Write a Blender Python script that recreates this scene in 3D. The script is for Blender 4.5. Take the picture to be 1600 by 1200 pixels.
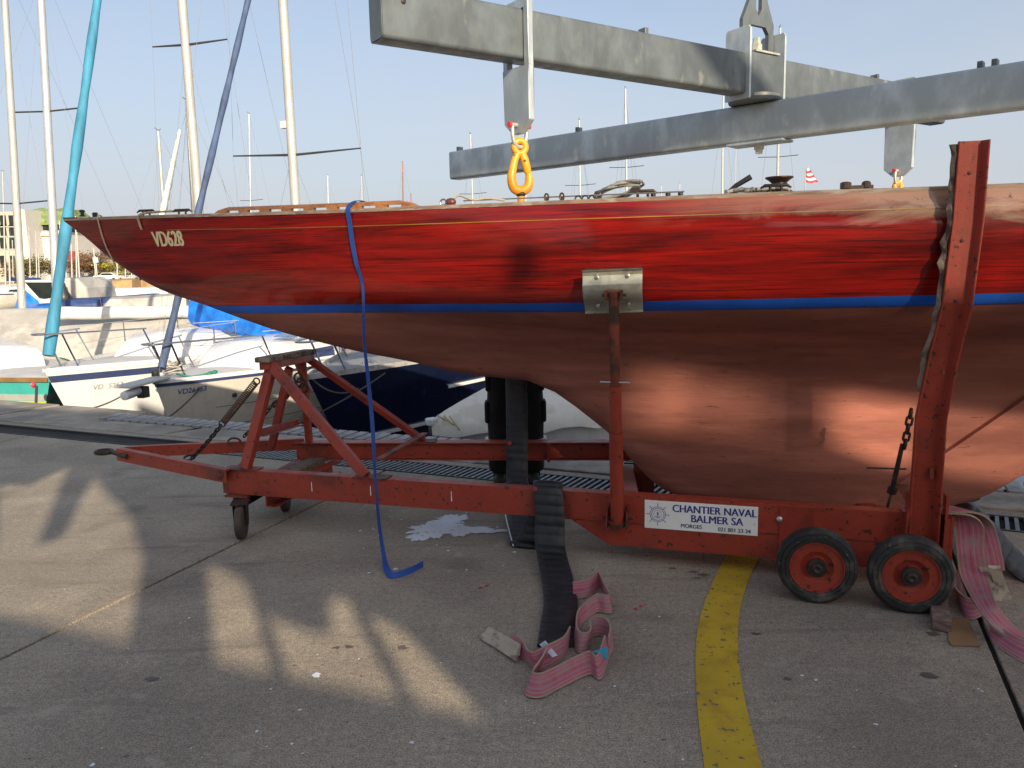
import bpy, bmesh, math, random
from mathutils import Vector, Matrix, noise
from math import radians as R, sin, cos, pi, sqrt, atan2, tan
random.seed(7)
scene = bpy.context.scene
for o in list(bpy.data.objects): bpy.data.objects.remove(o)
col = scene.collection

# ------------------------------------------------------------------ camera
FPX, CAMH, YHOR, ROLL = 1240.0, 1.65, 410.0, R(1.3)
PITCH = math.atan((600 - YHOR) / FPX)
FWD = Vector((0, cos(PITCH), -sin(PITCH)))
_r0 = Vector((1, 0, 0)); _u0 = _r0.cross(FWD)
RIGHT = _r0 * cos(ROLL) - _u0 * sin(ROLL)
UP = RIGHT.cross(FWD)
CAM = Vector((0, 0, CAMH))
cd = bpy.data.cameras.new('camera'); cam = bpy.data.objects.new('camera', cd); col.objects.link(cam)
cd.sensor_width = 36; cd.lens = 36 * FPX / 1600; cd.clip_start = .05; cd.clip_end = 5000
cam.matrix_world = Matrix((( RIGHT.x, UP.x, -FWD.x, CAM.x), (RIGHT.y, UP.y, -FWD.y, CAM.y), (RIGHT.z, UP.z, -FWD.z, CAM.z), (0, 0, 0, 1)))
scene.camera = cam
scene.render.resolution_x = 1024; scene.render.resolution_y = 768

# ------------------------------------------------------------------ light
SUN_EL = R(20.0)
SUNH = Vector((-.37, .93, 0)).normalized()            # horizontal travel of the light
LDIR = Vector((SUNH.x * cos(SUN_EL), SUNH.y * cos(SUN_EL), -sin(SUN_EL)))
w = bpy.data.worlds.new('World'); scene.world = w; w.use_nodes = True
nt = w.node_tree; bg = nt.nodes['Background']
sky = nt.nodes.new('ShaderNodeTexSky'); sky.sky_type = 'NISHITA'; sky.sun_disc = False
sky.sun_elevation = SUN_EL; sky.sun_rotation = atan2(-SUNH.x, -SUNH.y)
sky.air_density = 1.0; sky.dust_density = 4.5; sky.ozone_density = 2.0; sky.altitude = 370
hz = nt.nodes.new('ShaderNodeMix'); hz.data_type = 'RGBA'; hz.inputs[7].default_value = (3.4, 3.55, 3.9, 1)   # thin even haze over the lake
wtc = nt.nodes.new('ShaderNodeTexCoord'); wmp = nt.nodes.new('ShaderNodeMapping'); wmp.inputs['Scale'].default_value = (1.2, 1.2, 3.2); wns = nt.nodes.new('ShaderNodeTexNoise'); wns.inputs['Scale'].default_value = 2.6; wns.inputs['Detail'].default_value = 5
wmr = nt.nodes.new('ShaderNodeMapRange'); wmr.inputs[1].default_value = .35; wmr.inputs[2].default_value = .75; wmr.inputs[3].default_value = .32; wmr.inputs[4].default_value = .50
nt.links.new(wtc.outputs['Generated'], wmp.inputs[0]); nt.links.new(wmp.outputs[0], wns.inputs['Vector']); nt.links.new(wns.outputs[0], wmr.inputs[0]); 
wsp = nt.nodes.new('ShaderNodeSeparateXYZ'); nt.links.new(wtc.outputs['Generated'], wsp.inputs[0])      # haze thickens towards the horizon all round
wab = nt.nodes.new('ShaderNodeMath'); wab.operation = 'ABSOLUTE'; nt.links.new(wsp.outputs[2], wab.inputs[0])
whz = nt.nodes.new('ShaderNodeMapRange'); whz.interpolation_type = 'SMOOTHSTEP'; whz.inputs[1].default_value = 0.; whz.inputs[2].default_value = .38; whz.inputs[3].default_value = .42; whz.inputs[4].default_value = 0.; nt.links.new(wab.outputs[0], whz.inputs[0])
wad = nt.nodes.new('ShaderNodeMath'); nt.links.new(wmr.outputs[0], wad.inputs[0]); nt.links.new(whz.outputs[0], wad.inputs[1]); nt.links.new(wad.outputs[0], hz.inputs[0])
nt.links.new(sky.outputs[0], hz.inputs[6]); nt.links.new(hz.outputs[2], bg.inputs[0]); bg.inputs[1].default_value = 0.125
sd = bpy.data.lights.new('sun', 'SUN'); sd.energy = 5.0; sd.angle = R(.45); sd.color = (1.0, .83, .62)
so = bpy.data.objects.new('sun', sd); col.objects.link(so)
so.rotation_euler = LDIR.to_track_quat('-Z', 'Y').to_euler(); so.location = (8, -20, 15)
vs = scene.view_settings; vs.view_transform = 'Standard'; vs.look = 'None'; vs.gamma = 1; vs.use_curve_mapping = False
vs.exposure = 0.62

# ------------------------------------------------------------------ measuring helpers (photo pixel -> point in the place)
def ray(x, y): return FWD + RIGHT * ((x - 800) / FPX) - UP * ((y - 600) / FPX)
def gz(x, y, z=0.0):
    d = ray(x, y); return CAM + d * ((z - CAMH) / d.z)
def at(x, y, Y):
    d = ray(x, y); return CAM + d * (Y / d.y)
def pl(x, y, p0, n):
    d = ray(x, y); return CAM + d * ((p0 - CAM).dot(n) / d.dot(n))

def interp(x, xs, ys):                                # monotone-ish cubic
    if x <= xs[0]: return ys[0]
    if x >= xs[-1]: return ys[-1]
    n = len(xs); i = 0
    while xs[i + 1] < x: i += 1
    def slope(k):
        if k == 0: return (ys[1] - ys[0]) / (xs[1] - xs[0])
        if k == n - 1: return (ys[-1] - ys[-2]) / (xs[-1] - xs[-2])
        a = (ys[k] - ys[k - 1]) / (xs[k] - xs[k - 1]); b = (ys[k + 1] - ys[k]) / (xs[k + 1] - xs[k])
        return 0 if a * b <= 0 else 2 * a * b / (a + b)
    h = xs[i + 1] - xs[i]; t = (x - xs[i]) / h
    m0, m1 = slope(i), slope(i + 1)
    return ((2*t**3 - 3*t*t + 1) * ys[i] + (t**3 - 2*t*t + t) * h * m0 + (-2*t**3 + 3*t*t) * ys[i + 1] + (t**3 - t*t) * h * m1)

# ------------------------------------------------------------------ materials
MATS = {}
def mat(name, c, rough=.5, metal=0., c2=None, s2=6., lo=.5, hi=.62, var=.18, vs_=2.5, bump=0., bs=60., st=(1, 1, 1), coat=0., spec=.5, c3=None, s3=30., lo3=.62, hi3=.66, rvar=.12, st2=None, emit=None, alpha=None, trans=0., detail=6):
    m = bpy.data.materials.new(name); m.use_nodes = True; MATS[name] = m
    t = m.node_tree; N = t.nodes; L = t.links; b = N['Principled BSDF']
    tc = N.new('ShaderNodeTexCoord')
    def mp(s):
        g = N.new('ShaderNodeMapping'); g.inputs['Scale'].default_value = s; L.new(tc.outputs['Object'], g.inputs[0]); return g.outputs[0]
    def nz(s, vec, d=detail, r=.6):
        g = N.new('ShaderNodeTexNoise'); g.inputs['Scale'].default_value = s; g.inputs['Detail'].default_value = d; g.inputs['Roughness'].default_value = r
        L.new(vec, g.inputs['Vector']); return g.outputs[0]
    def mixc(f, a, bb, mode='MIX'):
        g = N.new('ShaderNodeMix'); g.data_type = 'RGBA'; g.blend_type = mode
        if hasattr(f, 'is_output'): L.new(f, g.inputs[0])
        else: g.inputs[0].default_value = f
        for k, v in ((6, a), (7, bb)):
            if hasattr(v, 'is_output'): L.new(v, g.inputs[k])
            else: g.inputs[k].default_value = (*v, 1)
        return g.outputs[2]
    def ramp(f, lo, hi):
        g = N.new('ShaderNodeMapRange'); g.inputs[1].default_value = lo; g.inputs[2].default_value = hi; L.new(f, g.inputs[0]); g.interpolation_type = 'SMOOTHSTEP'; return g.outputs[0]
    v = mp(st)
    n1 = nz(vs_, v)
    cd_ = tuple(max(0, x * (1 - 1.6 * var)) for x in c); cl = tuple(min(1, x * (1 + 1.6 * var)) for x in c)
    out = mixc(ramp(n1, .3, .7), cd_, cl)
    if c2: out = mixc(ramp(nz(s2, mp(st2) if st2 else v), lo, hi), out, c2)
    if c3: out = mixc(ramp(nz(s3, v, 3), lo3, hi3), out, c3)
    L.new(out, b.inputs['Base Color'])
    rr = N.new('ShaderNodeMapRange'); rr.inputs[1].default_value = .25; rr.inputs[2].default_value = .75
    rr.inputs[3].default_value = max(.02, rough - rvar); rr.inputs[4].default_value = min(1, rough + rvar); L.new(nz(vs_ * 3, v), rr.inputs[0]); L.new(rr.outputs[0], b.inputs['Roughness'])
    b.inputs['Metallic'].default_value = metal; b.inputs['Coat Weight'].default_value = coat; b.inputs['Coat Roughness'].default_value = .06
    b.inputs['Specular IOR Level'].default_value = spec
    if trans: b.inputs['Transmission Weight'].default_value = trans
    if bump:
        g = N.new('ShaderNodeBump'); g.inputs['Strength'].default_value = min(1, bump); g.inputs['Distance'].default_value = .004 if bump <= 1 else .004 * bump
        L.new(nz(bs, v, 5), g.inputs['Height']); L.new(g.outputs[0], b.inputs['Normal'])
    return m

RUST = (.055, .026, .016)
mat('red_steel', (.30, .038, .020), .5, c2=(.16, .03, .018), s2=5, lo=.5, hi=.7, c3=RUST, s3=26, lo3=.64, hi3=.69, var=.16, vs_=4, bump=.35, bs=45)
mat('red_bright', (.33, .043, .022), .5, c2=(.17, .032, .02), s2=3, lo=.48, hi=.7, c3=RUST, s3=34, lo3=.605, hi3=.67, var=.12, vs_=3, bump=.25, bs=45)
mat('rusty_red', (.20, .04, .022), .65, c2=RUST, s2=9, lo=.45, hi=.58, var=.2, bump=.6, bs=60)
mat('rust', (.07, .036, .022), .8, c2=(.12, .06, .03), s2=14, var=.3, bump=.6, bs=90)
mat('dark_iron', (.045, .038, .034), .6, .5, c2=(.09, .05, .03), s2=20, var=.25, bump=.4)
mat('galv_in_shade', (.40, .46, .49), .45, .25, c2=(.31, .36, .385), s2=3.2, lo=.42, hi=.62, c3=(.45, .49, .49), s3=8, lo3=.6, hi3=.72, var=.14, vs_=7, bump=.12, bs=30, st=(1, 1, .55), rvar=.16)  # galv in a lighter colour, to offset the shade on the lower beam and hangers
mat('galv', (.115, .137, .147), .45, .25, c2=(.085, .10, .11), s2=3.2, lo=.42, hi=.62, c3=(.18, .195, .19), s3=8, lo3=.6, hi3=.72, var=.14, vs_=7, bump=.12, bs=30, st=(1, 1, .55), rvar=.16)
mat('galv_plate', (.50, .50, .42), .38, .5, c2=(.40, .39, .32), s2=7, var=.12, vs_=6, bump=.1, bs=40)
mat('steel_bright', (.55, .55, .52), .28, .9, var=.1)
mat('stainless', (.62, .62, .62), .2, 1.0, var=.06)
mat('hook_orange', (.74, .31, .018), .42, c2=(.42, .15, .01), s2=9, lo=.55, hi=.72, c3=(.05, .03, .02), s3=24, lo3=.66, hi3=.7, var=.12)
mat('pin_red', (.60, .03, .05), .45)
mat('tyre', (.022, .022, .022), .78, c2=(.11, .10, .085), s2=9, lo=.5, hi=.72, c3=(.14, .13, .11), s3=45, lo3=.66, hi3=.7, var=.25, bump=.5, bs=50)
mat('caster_rubber', (.06, .045, .038), .8, c2=(.10, .07, .05), s2=10, var=.25, bump=.4)
mat('grey_wood', (.16, .12, .085), .85, c2=(.09, .065, .045), s2=8, var=.25, vs_=12, st=(1, 6, 6), bump=.7, bs=40)
mat('chock_wood', (.20, .13, .11), .85, c2=(.12, .08, .07), s2=8, var=.25, vs_=12, st=(2, 2, 8), bump=.6, bs=40)
mat('pad_wood', (.22, .17, .13), .9, c2=(.08, .055, .04), s2=11, var=.35, vs_=9, bump=1., bs=50)
mat('cardboard', (.26, .15, .07), .9, var=.12, bump=.2)
mat('sign_white', (.84, .84, .82), .4, c2=(.6, .58, .54), s2=16, lo=.66, hi=.74, var=.05)
mat('sign_blue', (.035, .035, .24), .5, var=.08)
mat('sign_dark', (.03, .03, .10), .5, var=.08)
mat('blue_strap', (.014, .068, .30), .7, var=.12, bump=.3, bs=300)
mat('black_sleeve', (.016, .017, .021), .5, c2=(.030, .030, .033), s2=5, var=.2, bump=.6, bs=160, rvar=.08)
mat('red_dot', (.52, .03, .05), .6)
mat('label_blue', (.03, .28, .46), .6)
mat('label_white', (.70, .72, .74), .6)
mat('loop_tan', (.46, .40, .31), .9, c2=(.24, .19, .15), s2=14, var=.15, bump=.5, bs=200)
mat('cloth_black', (.012, .012, .014), .9, var=.2, bump=.4, bs=80)
mat('reflective', (.6, .6, .6), .4)
mat('boot', (.02, .018, .017), .7)
mat('skin', (.45, .27, .19), .6)
mat('hair', (.04, .025, .015), .8)
mat('gold_line', (.38, .19, .03), .4)
mat('letter_cream', (.82, .70, .42), .5, var=.05)
mat('blue_boot', (.008, .10, .50), .45, var=.1)
mat('deck_teak', (.40, .33, .25), .7, var=.15, st=(1, 12, 12), vs_=6)
mat('rail_wood', (.42, .17, .045), .28, c2=(.30, .11, .03), s2=5, var=.2, st=(1, 8, 8), coat=.6)
mat('cap_wood', (.33, .22, .15), .5, c2=(.45, .38, .30), s2=6, var=.2, st=(1, 8, 8))
mat('rope_tan', (.50, .42, .30), .9, var=.2, bump=.8, bs=220)
mat('rope_grey', (.36, .35, .31), .9, c2=(.2, .2, .19), s2=30, var=.2, bump=.8, bs=220)
mat('bronze', (.09, .06, .045), .5, .6)
mat('black_plastic', (.02, .02, .022), .4)
mat('block_wood', (.14, .035, .025), .4, coat=.4)
mat('gelcoat', (.64, .655, .67), .25, var=.03, coat=.2, c2=(.55, .555, .55), s2=2.5, lo=.58, hi=.8)
mat('gel_cream', (.53, .51, .45), .28, var=.05, coat=.2, c2=(.45, .43, .37), s2=2.5, lo=.55, hi=.8)
mat('gel_deck', (.50, .50, .49), .55, var=.06)
mat('navy_hull', (.005, .008, .026), .22, var=.1, coat=.3)
mat('navy_trim', (.035, .05, .12), .4, var=.1)
mat('teal_hull', (.08, .52, .46), .4, var=.06)
mat('lime', (.55, .62, .12), .5)
mat('pale_grey', (.50, .50, .47), .5, var=.06)
mat('grey_teak', (.22, .23, .24), .75, var=.14, st=(2, 14, 14), vs_=5)
mat('teak_brown', (.34, .20, .08), .6, var=.15)
mat('teak_orange', (.58, .30, .07), .5, var=.12)
mat('alu_mast', (.44, .435, .40), .4, .25, var=.05)
mat('alu_grey', (.55, .56, .56), .38, .5, var=.05)
mat('mast_red', (.30, .10, .07), .5)
mat('mast_black', (.03, .03, .03), .45)
mat('wire', (.16, .16, .17), .6, 0., var=0)
mat('lifeline', (.5, .5, .49), .5, var=0)
mat('tarp_grey', (.40, .39, .36), .8, var=.09, vs_=1.6, bump=1., bs=3.5, c2=(.29, .28, .26), s2=1.2)
mat('tarp_white', (.58, .58, .575), .7, var=.04, bump=.6, bs=4)
mat('cover_white', (.72, .70, .62), .75, var=.07, vs_=3, bump=1., bs=6, c2=(.60, .57, .48), s2=3)
mat('tarp_blue', (.012, .16, .62), .32, var=.22, vs_=4, bump=1., bs=9)
mat('tarp_bright', (.02, .28, .75), .5, var=.12, vs_=4, bump=.6, bs=6)
mat('tarp_navy', (.02, .05, .16), .6, var=.15)
mat('sail_cyan', (.035, .20, .32), .75, var=.16, vs_=5, st=(1, 1, .15), bump=.8, bs=10)
mat('sail_navy', (.045, .075, .15), .75, var=.25, vs_=4, st=(1, 1, .25), bump=.8, bs=10)
mat('window_dark', (.016, .022, .020), .1, var=.2)
mat('window_blue', (.10, .16, .30), .12, var=.15)
mat('rope_green', (.02, .16, .11), .85, var=.2)
mat('rope_dark', (.06, .055, .05), .9, var=.2)
mat('buoy_red', (.6, .06, .08), .5)
mat('flag_red', (.60, .04, .06), .7); mat('flag_white', (.75, .73, .70), .7)
mat('water', (.010, .022, .022), .06, var=.2, bump=2.0, bs=2.2, spec=.5)
mat('concrete_far', (.34, .31, .26), .85, var=.12)
mat('facade_cream', (.40, .37, .30), .8, var=.06)
mat('facade_white', (.48, .47, .44), .8, var=.05)
mat('facade_grey', (.45, .42, .36), .8, var=.08)
mat('roof_green', (.17, .24, .085), .8, var=.25, vs_=.6)
mat('roof_dark', (.10, .085, .07), .8, var=.15)
mat('shade_wall', (.42, .36, .28), .8, var=.1, vs_=.6)
mat('leaf_brown', (.14, .075, .035), .8, var=.3, vs_=.8)
mat('leaf_olive', (.11, .10, .03), .8, var=.3, vs_=.8)
mat('leaf_yellow', (.24, .22, .02), .8, var=.3, vs_=.8)
mat('hill', (.15, .14, .085), .9, c2=(.10, .085, .05), s2=.12, c3=(.30, .27, .2), s3=.25, lo3=.62, hi3=.68, var=.3, vs_=.1)
mat('bark', (.09, .065, .045), .9)
mat('car_white', (.7, .7, .7), .3, coat=.5, var=.02); mat('car_dark', (.03, .035, .04), .3, coat=.5, var=.02); mat('car_silver', (.42, .43, .44), .3, .4, coat=.5, var=.02)
mat('awning_red', (.42, .10, .09), .8)
mat('sign_lightblue', (.30, .45, .60), .5)
mat('joint_black', (.018, .016, .014), .95)
mat('grate', (.05, .05, .055), .6, .4, var=.2)
mat('stone', (.30, .27, .225), .85, c2=(.20, .18, .155), s2=2.2, lo=.45, hi=.62, c3=(.11, .10, .09), s3=16, lo3=.66, hi3=.72, var=.14, vs_=3, bump=1.2, bs=9)
mat('plank_grey', (.30, .295, .29), .7, c2=(.20, .195, .19), s2=9, var=.16, vs_=5, bump=.6, bs=30)

def special_materials():
    # concrete apron
    m = mat('concrete', (.315, .272, .21), .82, c2=(.232, .20, .158), s2=.9, lo=.42, hi=.66, c3=(.09, .08, .07), s3=21, lo3=.70, hi3=.74, var=.10, vs_=.7, bump=.9, bs=70)
    t = m.node_tree; N = t.nodes; L = t.links; b = N['Principled BSDF']
    tc = N.new('ShaderNodeTexCoord')
    src = b.inputs['Base Color'].links[0].from_socket
    # fine sand grain, brushed streaks, pale flecks, damp grease
    def noise_(scale, mapping=(1, 1, 1), rot=0, d=4):
        mp = N.new('ShaderNodeMapping'); mp.inputs['Scale'].default_value = mapping; mp.inputs['Rotation'].default_value = (0, 0, rot); L.new(tc.outputs['Object'], mp.inputs[0])
        g = N.new('ShaderNodeTexNoise'); g.inputs['Scale'].default_value = scale; g.inputs['Detail'].default_value = d; L.new(mp.outputs[0], g.inputs['Vector']); return g.outputs[0]
    def mr(f, a, b_, c, d):
        g = N.new('ShaderNodeMapRange'); g.inputs[1].default_value = a; g.inputs[2].default_value = b_; g.inputs[3].default_value = c; g.inputs[4].default_value = d; L.new(f, g.inputs[0]); return g.outputs[0]
    def mul(a, f):
        g = N.new('ShaderNodeMix'); g.data_type = 'RGBA'; g.blend_type = 'MULTIPLY'; g.inputs[0].default_value = 1; L.new(a, g.inputs[6]); L.new(f, g.inputs[7]); return g.outputs[2]
    def mixf(f, a, c):
        g = N.new('ShaderNodeMix'); g.data_type = 'RGBA'; L.new(f, g.inputs[0]); L.new(a, g.inputs[6]); g.inputs[7].default_value = (*c, 1); return g.outputs[2]
    x = mul(src, mr(noise_(150, d=2), .3, .7, .50, 1.50))
    x = mul(x, mr(noise_(38, d=3), .3, .7, .82, 1.18))
    x = mul(x, mr(noise_(5, (1, 5, 1), R(15)), .3, .7, .96, 1.04))
    vor = N.new('ShaderNodeTexVoronoi'); vor.inputs['Scale'].default_value = 26; L.new(tc.outputs['Object'], vor.inputs['Vector'])
    cell = N.new('ShaderNodeMath'); cell.operation = 'MULTIPLY'
    L.new(mr(vor.outputs['Distance'], .10, .16, 1, 0), cell.inputs[0]); L.new(mr(vor.outputs['Color'], .78, .80, 0, 1), cell.inputs[1])
    x = mixf(cell.outputs[0], x, (.10, .09, .08))
    vor2 = N.new('ShaderNodeTexVoronoi'); vor2.inputs['Scale'].default_value = 9; L.new(tc.outputs['Object'], vor2.inputs['Vector'])
    c2 = N.new('ShaderNodeMath'); c2.operation = 'MULTIPLY'
    L.new(mr(vor2.outputs['Distance'], .03, .06, 1, 0), c2.inputs[0]); L.new(mr(vor2.outputs['Color'], .70, .72, 0, 1), c2.inputs[1])
    x = mixf(c2.outputs[0], x, (.50, .48, .44))
    x = mixf(mr(noise_(1.6, d=8), .60, .72, 0, .60), x, (.10, .088, .075))
    x = mixf(mr(noise_(.55, (1, 1, 1), .4, 7), .52, .62, 0, .35), x, (.15, .135, .115))
    x = mixf(mr(noise_(3.1, (.25, 2.2, 1), R(-22), 6), .60, .70, 0, .45), x, (.12, .105, .09))      # tyre smears
    x = mixf(mr(noise_(7, d=9), .62, .70, 0, .40), x, (.40, .36, .29))
    wv = N.new('ShaderNodeTexNoise'); wv.inputs['Scale'].default_value = 2.2; wv.inputs['Detail'].default_value = 6; L.new(tc.outputs['Object'], wv.inputs['Vector'])
    ad = N.new('ShaderNodeMix'); ad.data_type = 'RGBA'; ad.inputs[0].default_value = .35; L.new(tc.outputs['Object'], ad.inputs[6]); L.new(wv.outputs[1], ad.inputs[7])
    ve = N.new('ShaderNodeTexVoronoi'); ve.feature = 'DISTANCE_TO_EDGE'; ve.inputs['Scale'].default_value = .75; L.new(ad.outputs[2], ve.inputs['Vector'])
    ck = N.new('ShaderNodeMath'); ck.operation = 'MULTIPLY'; L.new(mr(ve.outputs[0], .0006, .0022, .35, 0), ck.inputs[0]); L.new(mr(noise_(.9), .56, .64, 0, 1), ck.inputs[1])
    x = mixf(ck.outputs[0], x, (.06, .052, .045))                                                    # hairline cracks
    L.new(x, b.inputs['Base Color'])
    # varnished mahogany
    m = bpy.data.materials.new('mahogany'); m.use_nodes = True; MATS['mahogany'] = m
    t = m.node_tree; N = t.nodes; L = t.links; b = N['Principled BSDF']
    tc = N.new('ShaderNodeTexCoord')
    def nz(scale, mapping, d=8, dist=0.):
        mp = N.new('ShaderNodeMapping'); mp.inputs['Scale'].default_value = mapping; mp.inputs['Rotation'].default_value = (0, R(1.5), 0); L.new(tc.outputs['Object'], mp.inputs[0])
        g = N.new('ShaderNodeTexNoise'); g.inputs['Scale'].default_value = scale; g.inputs['Detail'].default_value = d; g.inputs['Roughness'].default_value = .65; g.inputs['Distortion'].default_value = dist
        L.new(mp.outputs[0], g.inputs['Vector']); return g.outputs[0]
    def mr2(f, a, b_, c, d):
        g = N.new('ShaderNodeMapRange'); g.inputs[1].default_value = a; g.inputs[2].default_value = b_; g.inputs[3].default_value = c; g.inputs[4].default_value = d; L.new(f, g.inputs[0]); return g.outputs[0]
    def mx(f, a, c):
        g = N.new('ShaderNodeMix'); g.data_type = 'RGBA'; L.new(f, g.inputs[0])
        for k, v in ((6, a), (7, c)):
            if hasattr(v, 'is_output'): L.new(v, g.inputs[k])
            else: g.inputs[k].default_value = (*v, 1)
        return g.outputs[2]
    x = mx(mr2(nz(1.0, (1.1, 1, 13), 8, .6), .35, .65, 0, 1), (.095, .0035, .0022), (.38, .0095, .0045))
    x = mx(mr2(nz(1.0, (2.2, 1, 120), 6, .3), .50, .66, 0, .88), x, (.028, .0022, .0012))
    x = mx(mr2(nz(1.0, (.5, .5, 3.5), 3), .5, .72, 0, .55), x, (.36, .018, .008))
    sx_ = N.new('ShaderNodeSeparateXYZ'); L.new(tc.outputs['Object'], sx_.inputs[0])
    def mth(op, a, c):
        g = N.new('ShaderNodeMath'); g.operation = op
        for k_, v_ in ((0, a), (1, c)):
            if hasattr(v_, 'is_output'): L.new(v_, g.inputs[k_])
            else: g.inputs[k_].default_value = v_
        return g.outputs[0]
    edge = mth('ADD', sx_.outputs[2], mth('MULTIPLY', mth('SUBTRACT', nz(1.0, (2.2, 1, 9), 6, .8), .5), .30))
    glare = mth('MULTIPLY', mr2(sx_.outputs[0], 3.95, 5.0, 0, 1), mr2(edge, 1.80, 1.875, 0, 1))  # pale sun sheen painted into the colour of the upper aft topside
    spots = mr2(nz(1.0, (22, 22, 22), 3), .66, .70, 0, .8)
    x = mx(mth('MULTIPLY', glare, .66), x, (.50, .35, .23)); x = mx(mth('MULTIPLY', glare, spots), x, (.05, .02, .012))
    L.new(x, b.inputs['Base Color'])
    b.inputs['Roughness'].default_value = .4; b.inputs['Specular IOR Level'].default_value = .08
    b.inputs['Coat Weight'].default_value = .85
    L.new(mr2(nz(1.0, (1.6, 2, 6), 5), .3, .7, .04, .15), b.inputs['Coat Roughness'])
    bp = N.new('ShaderNodeBump'); bp.inputs['Strength'].default_value = .12; bp.inputs['Distance'].default_value = .02
    L.new(nz(1.0, (1.3, 1.3, 5), 3), bp.inputs['Height']); L.new(bp.outputs[0], b.inputs['Coat Normal'])
    # antifouling
    m = mat('antifouling', (.37, .138, .098), .68, c2=(.27, .096, .068), s2=2.6, lo=.42, hi=.64, c3=(.18, .066, .05), s3=30, lo3=.66, hi3=.72, var=.16, vs_=3.2, bump=.6, bs=30, st=(.35, 1, 2.2), spec=.3)
    # pink webbing with lengthwise stripes (uv: x along, y across)
    m = bpy.data.materials.new('pink_web'); m.use_nodes = True; MATS['pink_web'] = m
    t = m.node_tree; N = t.nodes; L = t.links; b = N['Principled BSDF']
    uv = N.new('ShaderNodeUVMap'); sp = N.new('ShaderNodeSeparateXYZ'); L.new(uv.outputs[0], sp.inputs[0])
    cr = N.new('ShaderNodeValToRGB'); L.new(sp.outputs[1], cr.inputs[0]); cr.color_ramp.interpolation = 'CONSTANT'
    els = [(0, (.34, .26, .20)), (.07, (.44, .11, .16)), (.16, (.40, .22, .24)), (.22, (.45, .10, .16)), (.32, (.36, .20, .26)), (.38, (.46, .12, .17)), (.47, (.24, .06, .10)), (.50, (.45, .11, .16)), (.60, (.38, .22, .25)), (.66, (.46, .11, .16)), (.77, (.36, .20, .24)), (.83, (.44, .11, .15)), (.93, (.34, .26, .20))]
    e = cr.color_ramp.elements
    while len(e) < len(els): e.new(.5)
    for k, (p, c) in enumerate(els): e[k].position = p; e[k].color = (*c, 1)
    tc = N.new('ShaderNodeTexCoord'); g = N.new('ShaderNodeTexNoise'); g.inputs['Scale'].default_value = 13; g.inputs['Detail'].default_value = 6; L.new(tc.outputs['Object'], g.inputs['Vector'])
    k = N.new('ShaderNodeMapRange'); k.inputs[1].default_value = .45; k.inputs[2].default_value = .7; k.inputs[4].default_value = .85; L.new(g.outputs[0], k.inputs[0])
    q = N.new('ShaderNodeMix'); q.data_type = 'RGBA'; L.new(k.outputs[0], q.inputs[0]); L.new(cr.outputs[0], q.inputs[6]); q.inputs[7].default_value = (.33, .24, .22, 1)
    L.new(q.outputs[2], b.inputs['Base Color']); b.inputs['Roughness'].default_value = .9
    g2 = N.new('ShaderNodeTexNoise'); g2.inputs['Scale'].default_value = 260; L.new(tc.outputs['Object'], g2.inputs['Vector'])
    bp = N.new('ShaderNodeBump'); bp.inputs['Strength'].default_value = .5; bp.inputs['Distance'].default_value = .003; L.new(g2.outputs[0], bp.inputs['Height']); L.new(bp.outputs[0], b.inputs['Normal'])
    # road paint, chipped
    mat('yellow_paint', (.52, .36, .022), .7, c2=(.42, .28, .02), s2=3, var=.08, c3=(.16, .13, .09), s3=30, lo3=.615, hi3=.64, bump=.5, bs=80)
    mat('white_spill', (.66, .72, .80), .8, c2=(.34, .33, .31), s2=26, lo=.60, hi=.68, var=.05)
    mat('damp', (.105, .092, .076), .55, var=.12, bump=.5, bs=70)
special_materials()

# ------------------------------------------------------------------ mesh helpers
def empty(name, label, cat, loc=(0, 0, 0), rz=0., group=None, kind=None):
    o = bpy.data.objects.new(name, None); col.objects.link(o); o.empty_display_size = .1
    o.location = loc; o.rotation_euler = (0, 0, rz)
    o['label'] = label; o['category'] = cat
    if group: o['group'] = group
    if kind: o['kind'] = kind
    o.matrix_world = Matrix.Translation(Vector(loc)) @ Matrix.Rotation(rz, 4, 'Z')
    return o
WM = {}
def wmat(o):
    m = Matrix.Translation(o.location) @ o.rotation_euler.to_matrix().to_4x4()
    return wmat(o.parent) @ m if o.parent else m

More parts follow.
